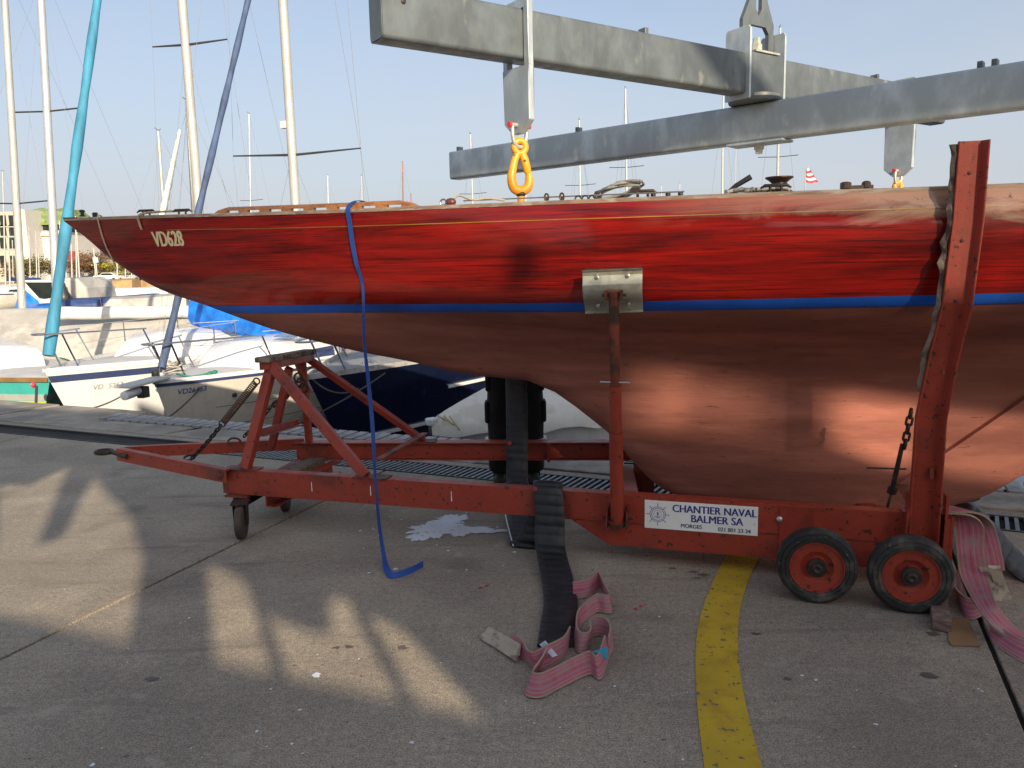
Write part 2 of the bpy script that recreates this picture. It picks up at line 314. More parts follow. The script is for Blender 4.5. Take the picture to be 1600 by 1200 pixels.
class MB:
    def __init__(s): s.v = []; s.f = []; s.uv = {}
    def add(s, vs, fs):
        b = len(s.v); s.v += [Vector(x) for x in vs]; s.f += [tuple(i + b for i in f) for f in fs]; return s
    def box(s, c, size, rot=None):
        hx, hy, hz = size[0] / 2, size[1] / 2, size[2] / 2; c = Vector(c)
        vs = [Vector((x, y, z)) for x in (-hx, hx) for y in (-hy, hy) for z in (-hz, hz)]
        if rot is not None: vs = [rot @ q for q in vs]
        return s.add([c + q for q in vs], [(0, 1, 3, 2), (4, 6, 7, 5), (0, 4, 5, 1), (2, 3, 7, 6), (0, 2, 6, 4), (1, 5, 7, 3)])
    def prism(s, prof, p, q, up=(0, 0, 1), side=None):
        """2-D profile (side, up) swept from p to q"""
        p, q = Vector(p), Vector(q); d = (q - p).normalized(); up = Vector(up)
        sd_ = d.cross(up).normalized() if side is None else Vector(side).normalized(); u = sd_.cross(d).normalized()
        if u.dot(up) < 0: u = -u
        n = len(prof)
        vs = [p + sd_ * a + u * b for a, b in prof] + [q + sd_ * a + u * b for a, b in prof]
        fs = [(i, (i + 1) % n, n + (i + 1) % n, n + i) for i in range(n)] + [tuple(range(n))[::-1], tuple(range(n, 2 * n))]
        return s.add(vs, fs)
    def plate(s, pts, thick, nrm):
        """flat polygon with thickness along nrm"""
        nrm = Vector(nrm).normalized() * thick; n = len(pts); pts = [Vector(p) for p in pts]
        fs = [(i, (i + 1) % n, n + (i + 1) % n, n + i) for i in range(n)] + [tuple(range(n))[::-1], tuple(range(n, 2 * n))]
        return s.add(pts + [p + nrm for p in pts], fs)
    def tube(s, pts, r, n=8, caps=True, closed=False):
        pts = [Vector(p) for p in pts]; m = len(pts)
        rs = r if isinstance(r, (list, tuple)) else [r] * m
        tang = []
        for i in range(m):
            if closed: d = pts[(i + 1) % m] - pts[i - 1]
            else: d = pts[min(i + 1, m - 1)] - pts[max(i - 1, 0)]
            tang.append(d.normalized() if d.length > 1e-9 else Vector((0, 0, 1)))
        a = Vector((0, 0, 1)) if abs(tang[0].z) < .9 else Vector((1, 0, 0))
        nx = tang[0].cross(a).normalized(); vs = []
        for i in range(m):
            nx = (nx - tang[i] * nx.dot(tang[i])).normalized(); ny = tang[i].cross(nx)
            vs += [pts[i] + (nx * cos(2 * pi * k / n) + ny * sin(2 * pi * k / n)) * rs[i] for k in range(n)]
        fs = []
        for i in range(m if closed else m - 1):
            j = (i + 1) % m
            fs += [(i * n + k, i * n + (k + 1) % n, j * n + (k + 1) % n, j * n + k) for k in range(n)]
        if caps and not closed: fs += [tuple(range(n))[::-1], tuple(range((m - 1) * n, m * n))]
        return s.add(vs, fs)
    def lathe(s, prof, c, axis, n=24, caps=True):
        """profile of (along, radius)"""
        c = Vector(c); ax = Vector(axis).normalized(); a = Vector((0, 0, 1)) if abs(ax.z) < .9 else Vector((1, 0, 0))
        x = ax.cross(a).normalized(); y = ax.cross(x); vs = []
        for h, r in prof: vs += [c + ax * h + (x * cos(2 * pi * k / n) + y * sin(2 * pi * k / n)) * r for k in range(n)]
        m = len(prof); fs = [(i * n + k, i * n + (k + 1) % n, (i + 1) * n + (k + 1) % n, (i + 1) * n + k) for i in range(m - 1) for k in range(n)]
        if caps and prof[0][1] > 1e-6: fs.append(tuple(range(n))[::-1])
        if caps and prof[-1][1] > 1e-6: fs.append(tuple(range((m - 1) * n, m * n)))
        return s.add(vs, fs)
    def grid(s, rows, closed=False):
        b = len(s.v); n = len(rows[0])
        for r_ in rows: s.v += [Vector(p) for p in r_]
        for i in range(len(rows) - 1):
            for k in range(n if closed else n - 1):
                k2 = (k + 1) % n
                q = (b + i * n + k, b + i * n + k2, b + (i + 1) * n + k2, b + (i + 1) * n + k)
                s.f.append(q)
        return s
    def ribbon(s, pts, wid, thick, uvs=True):
        """pts centre line, wid: width vectors (half) per point"""
        b = len(s.v); m = len(pts); L_ = 0
        for i in range(m):
            p = Vector(pts[i]); d = (Vector(pts[min(i + 1, m - 1)]) - Vector(pts[max(i - 1, 0)])).normalized(); wv = Vector(wid[i]); nn = d.cross(wv).normalized() * thick / 2
            if i: L_ += (p - Vector(pts[i - 1])).length
            for k, (a, c) in enumerate(((-1, 1), (-.33, 1), (.33, 1), (1, 1), (1, -1), (.33, -1), (-.33, -1), (-1, -1))):
                s.v.append(p + wv * a + nn * c); s.uv[b + i * 8 + k] = (L_, a * .5 + .5)
        for i in range(m - 1):
            for k in range(8):
                k2 = (k + 1) % 8; s.f.append((b + i * 8 + k, b + i * 8 + k2, b + (i + 1) * 8 + k2, b + (i + 1) * 8 + k))
        s.f.append(tuple(b + k for k in range(8))[::-1]); s.f.append(tuple(b + (m - 1) * 8 + k for k in range(8)))
        return s
    def build(s, name, material, parent=None, world=True, smooth=None, bevel=0., label=None, cat=None, group=None, kind=None, solid=0.):
        me = bpy.data.meshes.new(name)
        inv = wmat(parent).inverted() if (parent and world) else None
        vs = [inv @ x for x in s.v] if inv else s.v
        me.from_pydata([tuple(x) for x in vs], [], [f for f in s.f if len(set(f)) > 2])
        if s.uv:
            ul = me.uv_layers.new(name='UVMap')
            for lp in me.loops: ul.data[lp.index].uv = s.uv.get(lp.vertex_index, (0, 0))
        bm = bmesh.new(); bm.from_mesh(me)
        bmesh.ops.remove_doubles(bm, verts=bm.verts, dist=1e-5)
        bmesh.ops.recalc_face_normals(bm, faces=bm.faces); bm.to_mesh(me); bm.free()
        me.materials.append(MATS[material] if isinstance(material, str) else material)
        if smooth is not None:
            me.shade_smooth(); me.set_sharp_from_angle(angle=R(smooth))
        o = bpy.data.objects.new(name, me); col.objects.link(o)
        if parent: o.parent = parent
        if bevel:
            md = o.modifiers.new('bevel', 'BEVEL'); md.width = bevel; md.segments = 2; md.limit_method = 'ANGLE'; md.angle_limit = R(40)
        if label: o['label'] = label
        if cat: o['category'] = cat
        if group: o['group'] = group
        if kind: o['kind'] = kind
        return o

def smoothpath(pts, k=6):
    """Catmull-Rom through points"""
    P = [Vector(p) for p in pts]; out = []
    for i in range(len(P) - 1):
        a, b, c, d = P[max(i - 1, 0)], P[i], P[i + 1], P[min(i + 2, len(P) - 1)]
        for j in range(k):
            t = j / k; out.append(.5 * ((2 * b) + (c - a) * t + (2 * a - 5 * b + 4 * c - d) * t * t + (3 * b - a - 3 * c + d) * t ** 3))
    out.append(P[-1]); return out

def text_mesh(body, size, bold=0., xs=1.):
    """letters as flat polygons: list of verts (x, y), faces; centred at origin"""
    cu = bpy.data.curves.new('t', 'FONT'); cu.body = body; cu.size = size; cu.align_x = 'CENTER'; cu.align_y = 'CENTER'; cu.offset = bold; cu.resolution_u = 3
    o = bpy.data.objects.new('t', cu); col.objects.link(o)
    dg = bpy.context.evaluated_depsgraph_get(); me = bpy.data.meshes.new_from_object(o.evaluated_get(dg))
    bm = bmesh.new(); bm.from_mesh(me)
    vs = [(v.co.x * xs, v.co.y) for v in bm.verts]; fs = [tuple(v.index for v in f.verts) for f in bm.faces]; bm.free()
    bpy.data.objects.remove(o); bpy.data.curves.remove(cu); bpy.data.meshes.remove(me)
    return vs, fs

def chain_links(path_a, path_b, link=.045, wire=.006, sag=0., name='chain', material='dark_iron', parent=None):
    a, b = Vector(path_a), Vector(path_b); n = max(2, int((b - a).length / (link * .72))); mb = MB()
    P = [a.lerp(b, i / n) - Vector((0, 0, sag * 4 * (i / n) * (1 - i / n))) for i in range(n + 1)]
    for i in range(n):
        c = (P[i] + P[i + 1]) / 2; d = (P[i + 1] - P[i]).normalized()
        sv = d.cross(Vector((0, 0, 1))).normalized(); tv = d.cross(sv)
        sv = (sv * cos(.5) + tv * sin(.5)) if i % 2 else (tv * cos(.5) - sv * sin(.5))
        ring = [c + d * (link * .5 - link * .28 if abs(cos(t)) > 1e-9 and cos(t) > 0 else -link * .5 + link * .28) + d * cos(t) * link * .28 + sv * sin(t) * link * .28 for t in [2 * pi * j / 12 + .01 for j in range(12)]]
        mb.tube(ring, wire, 6, closed=True)
    return mb.build(name, material, parent, smooth=50)

# ================================================================== SETTING
def gp(x, y, z=0.): return gz(x, y, z)
# the quay runs along E_DIR, its outward normal (to the water) is Q_N
E_DIR = Vector((.916, -.402, 0)).normalized(); Q_N = Vector((-E_DIR.y, E_DIR.x, 0))
def qp(a, d, z=0.):           # a metres along the quay from the drain's reference, d metres from the drain line towards the water
    base = Vector((1.09, 5.56, 0)); return base + E_DIR * a + Q_N * d + Vector((0, 0, z))
EDGE = .97                   # coping edge
def build_ground():
    g = MB().plate([qp(-70, -60, -.5), qp(70, -60, -.5), qp(70, EDGE - .12, -.5), qp(-70, EDGE - .12, -.5)], .48, (0, 0, 1)).build('ground', 'joint_black', kind='structure')
    g['label'] = 'concrete hard standing of the boatyard quay'
    # slabs between joint lines; joints run across the quay
    J1a, J1b = gp(0, 1030), gp(530, 770); jd = (J1b - J1a).normalized()
    J2a, J2b = gp(1600, 1130), gp(1545, 1000); jd2 = (J2b - J2a).normalized()
    def hit(p, d, off):       # where line p+td meets drain-parallel line at offset
        q = qp(0, off); nn = Q_N; t = (q - p).dot(nn) / d.dot(nn); return p + d * t
    lines = [(J1a + E_DIR * k * 4.3, jd) for k in (-4, -3, -2, -1)] + [(J1a, jd), (J2a, jd2)] + [(J2a + E_DIR * k * 4.3, jd2) for k in (1, 2, 3)]
    gap = .011
    for i in range(len(lines) - 1):
        (pa, da), (pb, db) = lines[i], lines[i + 1]
        for (o0, o1) in ((-30, -6.2), (-6.18, -.20)):
            pts = [hit(pa, da, o0) + E_DIR * gap, hit(pb, db, o0) - E_DIR * gap, hit(pb, db, o1) - E_DIR * gap, hit(pa, da, o1) + E_DIR * gap]
            MB().plate([p - Vector((0, 0, .02)) for p in pts], .02, (0, 0, 1)).build('slab', 'concrete', g, bevel=.004)
    # strip between the drain and the coping
    rnd = random.Random(3)
    for i in range(-5, 6):
        a0, a1 = i * 3.0 + .008, (i + 1) * 3.0 - .008
        MB().plate([qp(a0, .12, -.02), qp(a1, .12, -.02), qp(a1, .235, -.02), qp(a0, .235, -.02)], .02, (0, 0, 1)).build('slab', 'concrete', g, bevel=.004)
    # rough coping stones
    a = -16.0
    while a < 9:
        ln = rnd.uniform(.95, 1.5); pts = []; n = 7
        e0, e1 = .245, (EDGE - .315 if a > -7.4 else 1.20)
        sk = rnd.uniform(-.25, .25)
        for k in range(n + 1): pts.append((a + .012 + (ln - .024) * k / n, e0 + rnd.uniform(-.004, .012)))
        for k in range(1, n): pts.append((a + ln - .012 + sk * k / n + rnd.uniform(-.02, .004), e0 + (e1 - e0) * k / n))
        for k in range(n + 1): pts.append((a + ln - .012 + sk - (ln - .024) * k / n, e1 + rnd.uniform(-.01, .006)))
        for k in range(1, n): pts.append((a + .012 + sk * (n - k) / n + rnd.uniform(-.004, .02), e1 - (e1 - e0) * k / n))
        h = rnd.uniform(.022, .034)
        MB().plate([qp(x, d, -.02) for x, d in pts], h, (0, 0, 1)).build('coping_stone', 'stone', g, bevel=.008)
        a += ln
    # boards along the edge
    a = -6.6; proto = None
    while a < 8.5:
        wdt = .098
        if proto is None:
            proto = MB().plate([Vector((0, 0, 0)), Vector((wdt, 0, 0)), Vector((wdt, .30, 0)), Vector((0, .30, 0))], .028, (0, 0, 1)).build('plank', 'plank_grey', g, bevel=.004)
            o = proto
        else:
            o = proto.copy(); col.objects.link(o); o.parent = g
        p = qp(a, EDGE - .305, -.008 + rnd.uniform(-.002, .003)); o.location = p; o.rotation_euler = (0, 0, atan2(E_DIR.y, E_DIR.x) + rnd.uniform(-.012, .012))
        a += .128
    # quay wall face
    MB().plate([qp(-70, EDGE - .14, -3), qp(70, EDGE - .14, -3), qp(70, EDGE - .10, -3), qp(-70, EDGE - .10, -3)], 2.95, (0, 0, 1)).build('quay_face', 'stone', g)
    # drain: kerb frame and slotted grate
    dr = MB()
    for dd in (-.185, .105):
        dr.plate([qp(-16, dd, -.02), qp(8.5, dd, -.02), qp(8.5, dd + .016, -.02), qp(-16, dd + .016, -.02)], .0225, (0, 0, 1))
    dr.build('drain_frame', 'grate', g)
    sl = MB(); a = -4.3
    while a < 8.5:
        sl.plate([qp(a, -.165, -.015), qp(a + .022, -.165, -.015), qp(a + .052, .10, -.015), qp(a + .03, .10, -.015)], .016, (0, 0, 1)); a += .052
    o = sl.build('drain_grate', 'galv', g); o['kind'] = 'stuff'
    # painted yellow band
    left = [(1104, 1230), (1098, 1180), (1091, 1120), (1087, 1060), (1088, 1000), (1098, 950), (1118, 900), (1140, 860), (1165, 826), (1195, 790)]
    right = [(1200, 1230), (1186, 1180), (1170, 1120), (1158, 1060), (1153, 1000), (1157, 950), (1172, 900), (1192, 862), (1216, 828), (1245, 792)]
    L_ = smoothpath([gp(x, y, .003) for x, y in left], 5); R_ = smoothpath([gp(x, y, .003) for x, y in right], 5)
    mb = MB(); mb.grid([[a_, a_.lerp(b_, .5), b_] for a_, b_ in zip(L_, R_)])
    o = mb.build('painted_line', 'yellow_paint'); o['kind'] = 'structure'; o['label'] = 'curved yellow band painted on the concrete'
    # spilt white paint: irregular outline, and drops around it
    def blob(pts, z, name, m, jit=.02, sub=10, seed=1):
        rr = random.Random(seed); P = []
        n = len(pts)
        for i in range(n):
            a_, b_ = gp(*pts[i], z), gp(*pts[(i + 1) % n], z)
            for k in range(sub):
                q = a_.lerp(b_, k / sub); q.x += rr.gauss(0, jit); q.y += rr.gauss(0, jit * 1.2); P.append(q)
        c = sum(P, Vector()) / len(P)
        b_ = MB(); b_.add(P, [tuple(range(len(P)))]); return b_.build(name, m)
    mb = MB(); rr = random.Random(17)
    for q, (x, y, rx, ry) in enumerate([(676, 827, .135, .11), (706, 812, .10, .055), (722, 829, .16, .06), (755, 829, .14, .028), (655, 838, .08, .05), (700, 820, .12, .09)]):
        c = gp(x, y, .0030 + .0004 * q); n = 90; off = rr.random() * 50; P = []
        for k in range(n):
            t = 2 * pi * k / n; d = Vector((cos(t), sin(t), off)); f = 1 + .55 * noise.noise(d * 1.7) + .40 * noise.noise(d * 4.5) + .30 * noise.noise(d * 11)
            P.append(c + Vector((cos(t) * rx * f, sin(t) * ry * 1.5 * f, 0)))
        mb.add(P, [tuple(range(n))])
    o = mb.build('paint_spill', 'white_spill'); o['kind'] = 'structure'
    dots = MB(); rr = random.Random(11)
    for k in range(46):
        x, y = rr.uniform(560, 830), rr.uniform(790, 900)
        p = gp(x, y, .0036); s_ = abs(rr.gauss(0, .006)) + .002
        dots.add([p + Vector((cos(t) * s_ * rr.uniform(.6, 1.2), sin(t) * s_ * rr.uniform(.6, 1.2), 0)) for t in [i * pi / 3 for i in range(6)]], [tuple(range(6))])
    for k in range(90):
        x, y = rr.uniform(0, 1600), rr.uniform(900, 1200)
        if 1085 < x < 1190: continue
        p = gp(x, y, .0036); s_ = abs(rr.gauss(0, .0035)) + .0015
        if k % 15 == 0: s_ *= 2.3
        dots.add([p + Vector((cos(t) * s_ * rr.uniform(.4, 1.3), sin(t) * s_ * rr.uniform(.4, 1.3), 0)) for t in [i * pi / 3 for i in range(6)]], [tuple(range(6))])
    o = dots.build('paint_specks', 'white_spill'); o['kind'] = 'structure'
    dots = MB()
    for x, y in [(750, 918), (994, 951), (1002, 947), (1055, 800), (760, 915)]:
        p = gp(x, y, .0036); dots.add([p + Vector((cos(t) * .011 * rr.uniform(.6, 1.4), sin(t) * .012 * rr.uniform(.5, 1.4), 0)) for t in [i * pi / 4 for i in range(8)]], [tuple(range(8))])
    o = dots.build('red_paint_marks', 'red_dot'); o['kind'] = 'structure'
    dots = MB()
    for x, y, s_ in [(1052, 888, .02), (1084, 893, .022), (1100, 898, .03), (1090, 903, .016), (545, 1010, .02), (525, 1012, .02), (628, 1012, .03), (1450, 1055, .04), (1460, 990, .03), (240, 1060, .03), (1180, 990, .02), (1230, 1060, .018)]:
        p = gp(x, y, .0026); dots.add([p + Vector((cos(t) * s_ * rr.uniform(.5, 1.4), sin(t) * s_ * rr.uniform(.3, .9), 0)) for t in [i * pi / 5 for i in range(10)]], [tuple(range(10))])
    o = dots.build('oil_marks', 'damp'); o['kind'] = 'structure'
    # water and the far shore
    o = MB().add([(-400, -20, -.85), (500, -20, -.85), (500, 145, -.85), (-400, 145, -.85)], [(0, 1, 2, 3)]).build('water', 'water'); o['kind'] = 'structure'
    o = MB().plate([(-500, 130, -3), (700, 130, -3), (700, 900, -3), (-500, 900, -3)], 3., (0, 0, 1)).build('far_quay', 'concrete_far'); o['kind'] = 'structure'
build_ground()

# ================================================================== THE RED SAILING BOAT
AX = R(12.); BU = Vector((cos(AX), -sin(AX), 0)); BN = Vector((-sin(AX), -cos(AX), 0))     # along, towards the camera
BOW = Vector((-3.08, 5.624, 0))
def hl(s, off, z): return BOW + BU * s + BN * off + Vector((0, 0, z))                       # hull frame -> world
SX = [0, .75, 1.7, 2.4, 3.0, 3.5, 4.0, 4.6, 5.3, 5.7, 7.0, 8.2, 9.3]
def zd(s): return interp(s, SX, [2.013, 1.996, 1.970, 1.955, 1.947, 1.941, 1.936, 1.933, 1.928, 1.929, 1.94, 1.965, 2.0])
def bd(s): return interp(s, [0] + [.35] + SX[1:], [.006, .10, .205, .45, .62, .75, .85, .92, .97, .99, .985, .90, .72, .46])
def zc(s): return interp(s, [0, .14, .325, .7, 1.078, 1.276, 1.585, 1.857, 2.124, 2.474, 2.815, 3.15, 3.4, 4.0, 5.0, 6.0, 7.0, 8.0, 9.3], [2.0, 1.900, 1.747, 1.522, 1.396, 1.325, 1.225, 1.156, 1.095, 1.03, .958, .92, .90, .87, .85, .88, 1.02, 1.32, 1.80])
KS = [3.25, 3.42, 3.555, 3.754, 3.892, 4.10, 4.35, 4.7, 5.3, 5.60, 5.88, 6.1, 6.3, 6.5, 6.64]
KZ = [.915, .845, .750, .592, .425, .235, .155, .125, .125, .15, .25, .40, .58, .82, 1.02]
def zk(s): return min(zc(s), interp(s, KS, KZ)) if KS[0] < s < KS[-1] else zc(s)
def s_le(z):
    for i in range(7):
        if KZ[i] >= z >= KZ[i + 1]: return KS[i] + (KZ[i] - z) / max(1e-6, KZ[i] - KZ[i + 1]) * (KS[i + 1] - KS[i])
    return KS[0] if z > KZ[0] else 4.7
def s_te(z):
    for i in range(8, len(KS) - 1):
        if KZ[i] <= z <= KZ[i + 1]: return KS[i] + (z - KZ[i]) / max(1e-6, KZ[i + 1] - KZ[i]) * (KS[i + 1] - KS[i])
    return KS[-1] if z > KZ[-1] else 5.3
def zw(s): return 1.343 + .0135 * s
def b_canoe(s, z):
    a, b = zc(s), zd(s)
    if z <= a: return 0.
    t = min(1., (z - a) / (b - a))
    bow = t ** .62
    mid = interp(t, [0, .03, .1, .2, .26, .33, .38, .44, .48, .54, .65, .8, .93, 1.], [0, .10, .20, .31, .385, .50, .62, .79, .865, .93, .975, 1.010, 1.012, 1.])
    k = min(1, max(0, (s - .8) / 3.2)); k = k * k * (3 - 2 * k)
    k2 = min(1, max(0, (s - 2.8) / 1.5)); k2 = k2 * k2 * (3 - 2 * k2)
    mid += k2 * .036 * interp(t, [.3, .45, .62, .76, .86, .94, 1.], [0, .25, .65, 1., .85, .45, 0.])
    return bd(s) * (bow * (1 - k) + mid * k)
def b_keel(s, z):
    if s < KS[0] or s > KS[-1] or z > 1.12: return 0.
    le, te = s_le(z), s_te(z)
    if s <= le or s >= te: return 0.
    T = interp(z, [.1, .3, .6, .85, 1.0, 1.12], [.14, .175, .225, .255, .275, .30])
    f = sqrt(max(0, 1 - (1 - min(1, (s - le) / 1.0)) ** 2)); r_ = min(1, (te - s) / 1.5)
    return T * f * (.16 + .84 * r_ ** .8) * min(1, (te - s) / .03 + .2)
def hb(s, z):
    a, b = b_canoe(s, z), b_keel(s, z)
    if a < 1e-6: return b
    if b < 1e-6: return a
    k = .09; h = max(0, min(1, .5 + .5 * (a - b) / k)); return b * (1 - h) + a * h + k * h * (1 - h) * min(1, b / .1) * min(1, a / .1)
def hpoint(s, z, off=0.):     # on the near side, pushed out along the lateral
    return hl(s, hb(s, z) + off, z)

def build_hull():
    LEN = 9.3
    root = empty('sailing_boat', 'long varnished mahogany sailing yacht with copper-brown underbody standing on the red trailer', 'sailboat', BOW, -AX)
    st = [0, .01, .03, .06, .1] + [.1 + .05 * i for i in range(1, 62)] + [3.15 + .025 * i for i in range(1, 60)] + [4.65 + .05 * i for i in range(0, 18)] + [5.55 + .025 * i for i in range(0, 46)] + [6.7 + .1 * i for i in range(27)]
    st = sorted(set(round(x, 4) for x in st if x <= LEN))
    SH = .047
    def surf(zlo, zhi, n, off=0., pw=1.):
        mbs = MB()
        for sgn in (1, -1):
            rows = []
            for s in st:
                lo, hi = zlo(s), zhi(s); lo = min(lo, hi)
                rows.append([hl(s, sgn * (hb(s, lo + (hi - lo) * (i / n) ** pw) + off), lo + (hi - lo) * (i / n) ** pw) for i in range(n + 1)])
            mbs.grid(rows)
        # close the bottom and stern
        return mbs
    top = surf(lambda s: max(zk(s), zw(s) + SH - .004), zd, 16)
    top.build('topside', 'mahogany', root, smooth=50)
    und = surf(zk, lambda s: max(zk(s), zw(s)), 44)
    rows = [[hl(s, hb(s, zk(s) + .0005), zk(s)), hl(s, -hb(s, zk(s) + .0005), zk(s))] for s in st if 3.3 < s < 6.64]
    und.grid(rows)
    und.build('underbody', 'antifouling', root, smooth=50)
    strp = [s for s in st if zc(s) < zw(s) + SH + .02]
    mb = MB()
    for sgn in (1, -1):
        rows = []
        for s in st:
            if s < 1.05: continue
            lo, hi = max(zc(s), zw(s) - .004), max(zc(s) , zw(s) + SH)
            rows.append([hl(s, sgn * (hb(s, z) + (.0032 if 0 < k < 8 else -.003)), z) for k, z in enumerate([lo] + [lo + (hi - lo) * q / 6 for q in range(7)] + [hi])])
        mb.grid(rows)
    mb.build('boot_stripe', 'blue_boot', root, smooth=50)
    # cove line
    mb = MB()
    for sgn in (1, -1):
        mb.grid([[hl(s, sgn * (hb(s, zd(s) - .085 + d) + (.0018 if abs(d) < .0022 else -.001)), zd(s) - .085 + d) for d in (-.0023, -.0021, .0021, .0023)] for s in [.95 + .1 * i for i in range(82)]])
    mb.build('cove_line', 'gold_line', root, smooth=60)
    # transom
    mb = MB(); n = 16; ring = [hl(LEN, hb(LEN, zc(LEN) + (zd(LEN) - zc(LEN)) * i / n), zc(LEN) + (zd(LEN) - zc(LEN)) * i / n) for i in range(n + 1)]
    ring2 = [hl(LEN, -hb(LEN, zc(LEN) + (zd(LEN) - zc(LEN)) * i / n), zc(LEN) + (zd(LEN) - zc(LEN)) * i / n) for i in range(n, -1, -1)]
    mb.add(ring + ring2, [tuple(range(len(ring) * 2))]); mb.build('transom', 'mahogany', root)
    # deck with camber, and the capping rail
    mb = MB(); rows = []
    for s in st[2:]:
        b = bd(s) - .004
        rows.append([hl(s, b * (k / 5 - 1), zd(s) - .004 + .035 * (1 - (k / 5 - 1) ** 2) * min(1, b / .4)) for k in range(11)])
    mb.grid(rows); mb.build('deck', 'deck_teak', root, smooth=60)
    for sgn in (1, -1):
        mb = MB(); rows = []
        for s in st[1:]:
            b = bd(s); z0 = zd(s)
            rows.append([hl(s, sgn * (b + .005), z0 - .010), hl(s, sgn * (b + .006), z0 + .006), hl(s, sgn * (b - .002), z0 + .010), hl(s, sgn * max(0, b - .03), z0 + .011), hl(s, sgn * max(0, b - .034), z0 - .004)])
        mb.grid(rows); mb.build('capping_rail', 'cap_wood', root, smooth=60)
    # rudder: a slab just proud of the keel aft of the slanting stern post
    mb = MB()
    sA, zA, sB, zB = 6.10, .93, 5.40, .355
    for sgn in (1, -1):
        rows = []
        for i in range(17):
            t = i / 16; zl = zB + (zA - zB) * t + .06 * t; sl = sB + (sA - sB) * t + .06 * t
            if i == 0: zl = zB; sl = sB
            te = s_te(zl) - .012; row = []
            for k in range(9):
                f = (k / 8) ** 2 if k < 8 else 1.; s = sl + (te - sl) * f
                row.append(hl(s, sgn * (hb(s, zl) + ((.030 * (1 - f) + .006) if 0 < k < 8 else -.004)), zl))
            rows.append(row)
        mb.grid(rows)
        rows = []                                  # below the post's foot, down to the heel
        for i in range(9):
            zl = .19 + (zB - .19) * i / 8; sl = 5.40 - .02 + .12 * (1 - i / 8); te = s_te(zl) - .012
            rows.append([hl(sl + (te - sl) * k / 8, sgn * (hb(sl + (te - sl) * k / 8, zl) + ((.030 * (1 - k / 8) + .006) if 0 < k < 8 else -.004)), zl) for k in range(9)])
        mb.grid(rows)
    mb.build('rudder', 'antifouling', root, smooth=40)
    # registration letters, laid on the planking
    for sgn in (1,):
        vs_, fs_ = text_mesh('VD628', .138, 0., .60)
        c0 = .945; zz = 1.845
        mb = MB()
        for k in range(5): mb.add([hpoint(c0 + x * 1.10 + (k - 2) * .0028, zz + y - x * .01, .0030 + .0003 * k) for x, y in vs_], fs_)
        mb.build('registration', 'letter_cream', root)
    # a dark through-hull and small scar
    # toe rail with scuppers, near and far
    for sgn in (1, -1):
        mb = MB(); n = 60; s0, s1 = 1.36, 2.80
        segs = 8; top_, slot = [], []
        def rp(s, z, w_): return hl(s, sgn * (bd(s) - .045 + w_), zd(s) + .008 + z)
        # top bar
        rows = []
        for i in range(n + 1):
            s = s0 + (s1 - s0) * i / n; e = min(i, n - i) / 5.; hgt = .040 * min(1, .15 + e ** .6 * .85) if e < 1 else .040
            lo = .020 if 3 < i < n - 3 else 0.
            lo = min(lo, hgt * .45)
            rows.append([rp(s, lo, -.014), rp(s, hgt - .004, -.014), rp(s, hgt, -.008), rp(s, hgt, .008), rp(s, hgt - .004, .014), rp(s, lo, .014)])
        mb.grid(rows, closed=True)
        for k in range(segs + 1):
            c = s0 + .07 + (s1 - s0 - .14) * k / segs
            mb.prism([(-.013, 0), (.013, 0), (.013, .022), (-.013, .022)], rp(c - .035, 0, 0), rp(c + .035, 0, 0))
        mb.build('toe_rail', 'rail_wood', root, smooth=50)
    # stemhead fittings
    mb = MB(); mb.lathe([(0, .022), (.006, .022), (.008, .012), (.028, .012), (.032, .020), (.040, .018), (.045, .008), (.047, 0)], hl(.15, 0, zd(.15) + .02), (0, 0, 1), 14)
    mb.build('bollard', 'black_plastic', root, smooth=40)
    mb = MB(); mb.box(hl(.25, .0, zd(.27) + .028), (.034, .022, .036)); mb.build('fairlead', 'black_plastic', root, bevel=.006)
    mb = MB(); mb.plate([hl(0.0, .012, 2.018), hl(.14, .05, 2.014), hl(.14, -.05, 2.014), hl(0.0, -.012, 2.018)], .008, (0, 0, 1)); mb.build('stem_plate', 'bronze', root)
    # eyebolts in which the chains end, winch, track, cleats
    def cleat(s, off, name='cleat', m='bronze', k=1.):
        p = hl(s, off, zd(s) + .035); mb = MB()
        mb.tube([p - BU * .07 * k, p - BU * .05 * k + Vector((0, 0, .012)), p + BU * .05 * k + Vector((0, 0, .012)), p + BU * .07 * k], [.004, .008, .008, .004], 8)
        for e in (-.025, .025): mb.tube([p + BU * e * k - Vector((0, 0, .03)), p + BU * e * k + Vector((0, 0, .012))], .007, 8)
        return mb.build(name, m, root, smooth=50)
    cleat(.72, .10); cleat(1.0, .12, m='bronze'); cleat(4.62, .86, m='black_plastic'); cleat(4.0, .80)
    p = pl(1217, 300, hl(4.7, .72, 0), BN); p = hl((p - BOW).dot(BU), .72, zd(4.7) + .02)
    MB().lathe([(0, .062), (.012, .062), (.02, .040), (.05, .036), (.062, .05), (.072, .066), (.078, .066), (.08, .02), (.084, 0)], p, (0, 0, 1), 20).build('winch', 'bronze', root, smooth=35)
    p = hl(4.40, .70, zd(4.4) + .02)
    MB().tube([p, p + BU * .05 + Vector((0, 0, .045)), p + BU * .12 + Vector((0, 0, .085))], [.012, .012, .014], 8).build('winch_handle', 'black_plastic', root, smooth=50)
    p = hl(4.99, .80, zd(5) + .025)
    mb = MB(); mb.box(p, (.14, .03, .03), Matrix.Rotation(-AX, 3, 'Z')); mb.lathe([(0, .025), (.03, .025), (.034, .01)], p - BU * .05, (0, 0, 1), 10); mb.lathe([(0, .022), (.028, .02), (.034, .01)], p + BU * .04, (0, 0, 1), 10)
    mb.build('track_car', 'bronze', root, bevel=.004)
    p = hl(4.05, .88, zd(4) + .02)
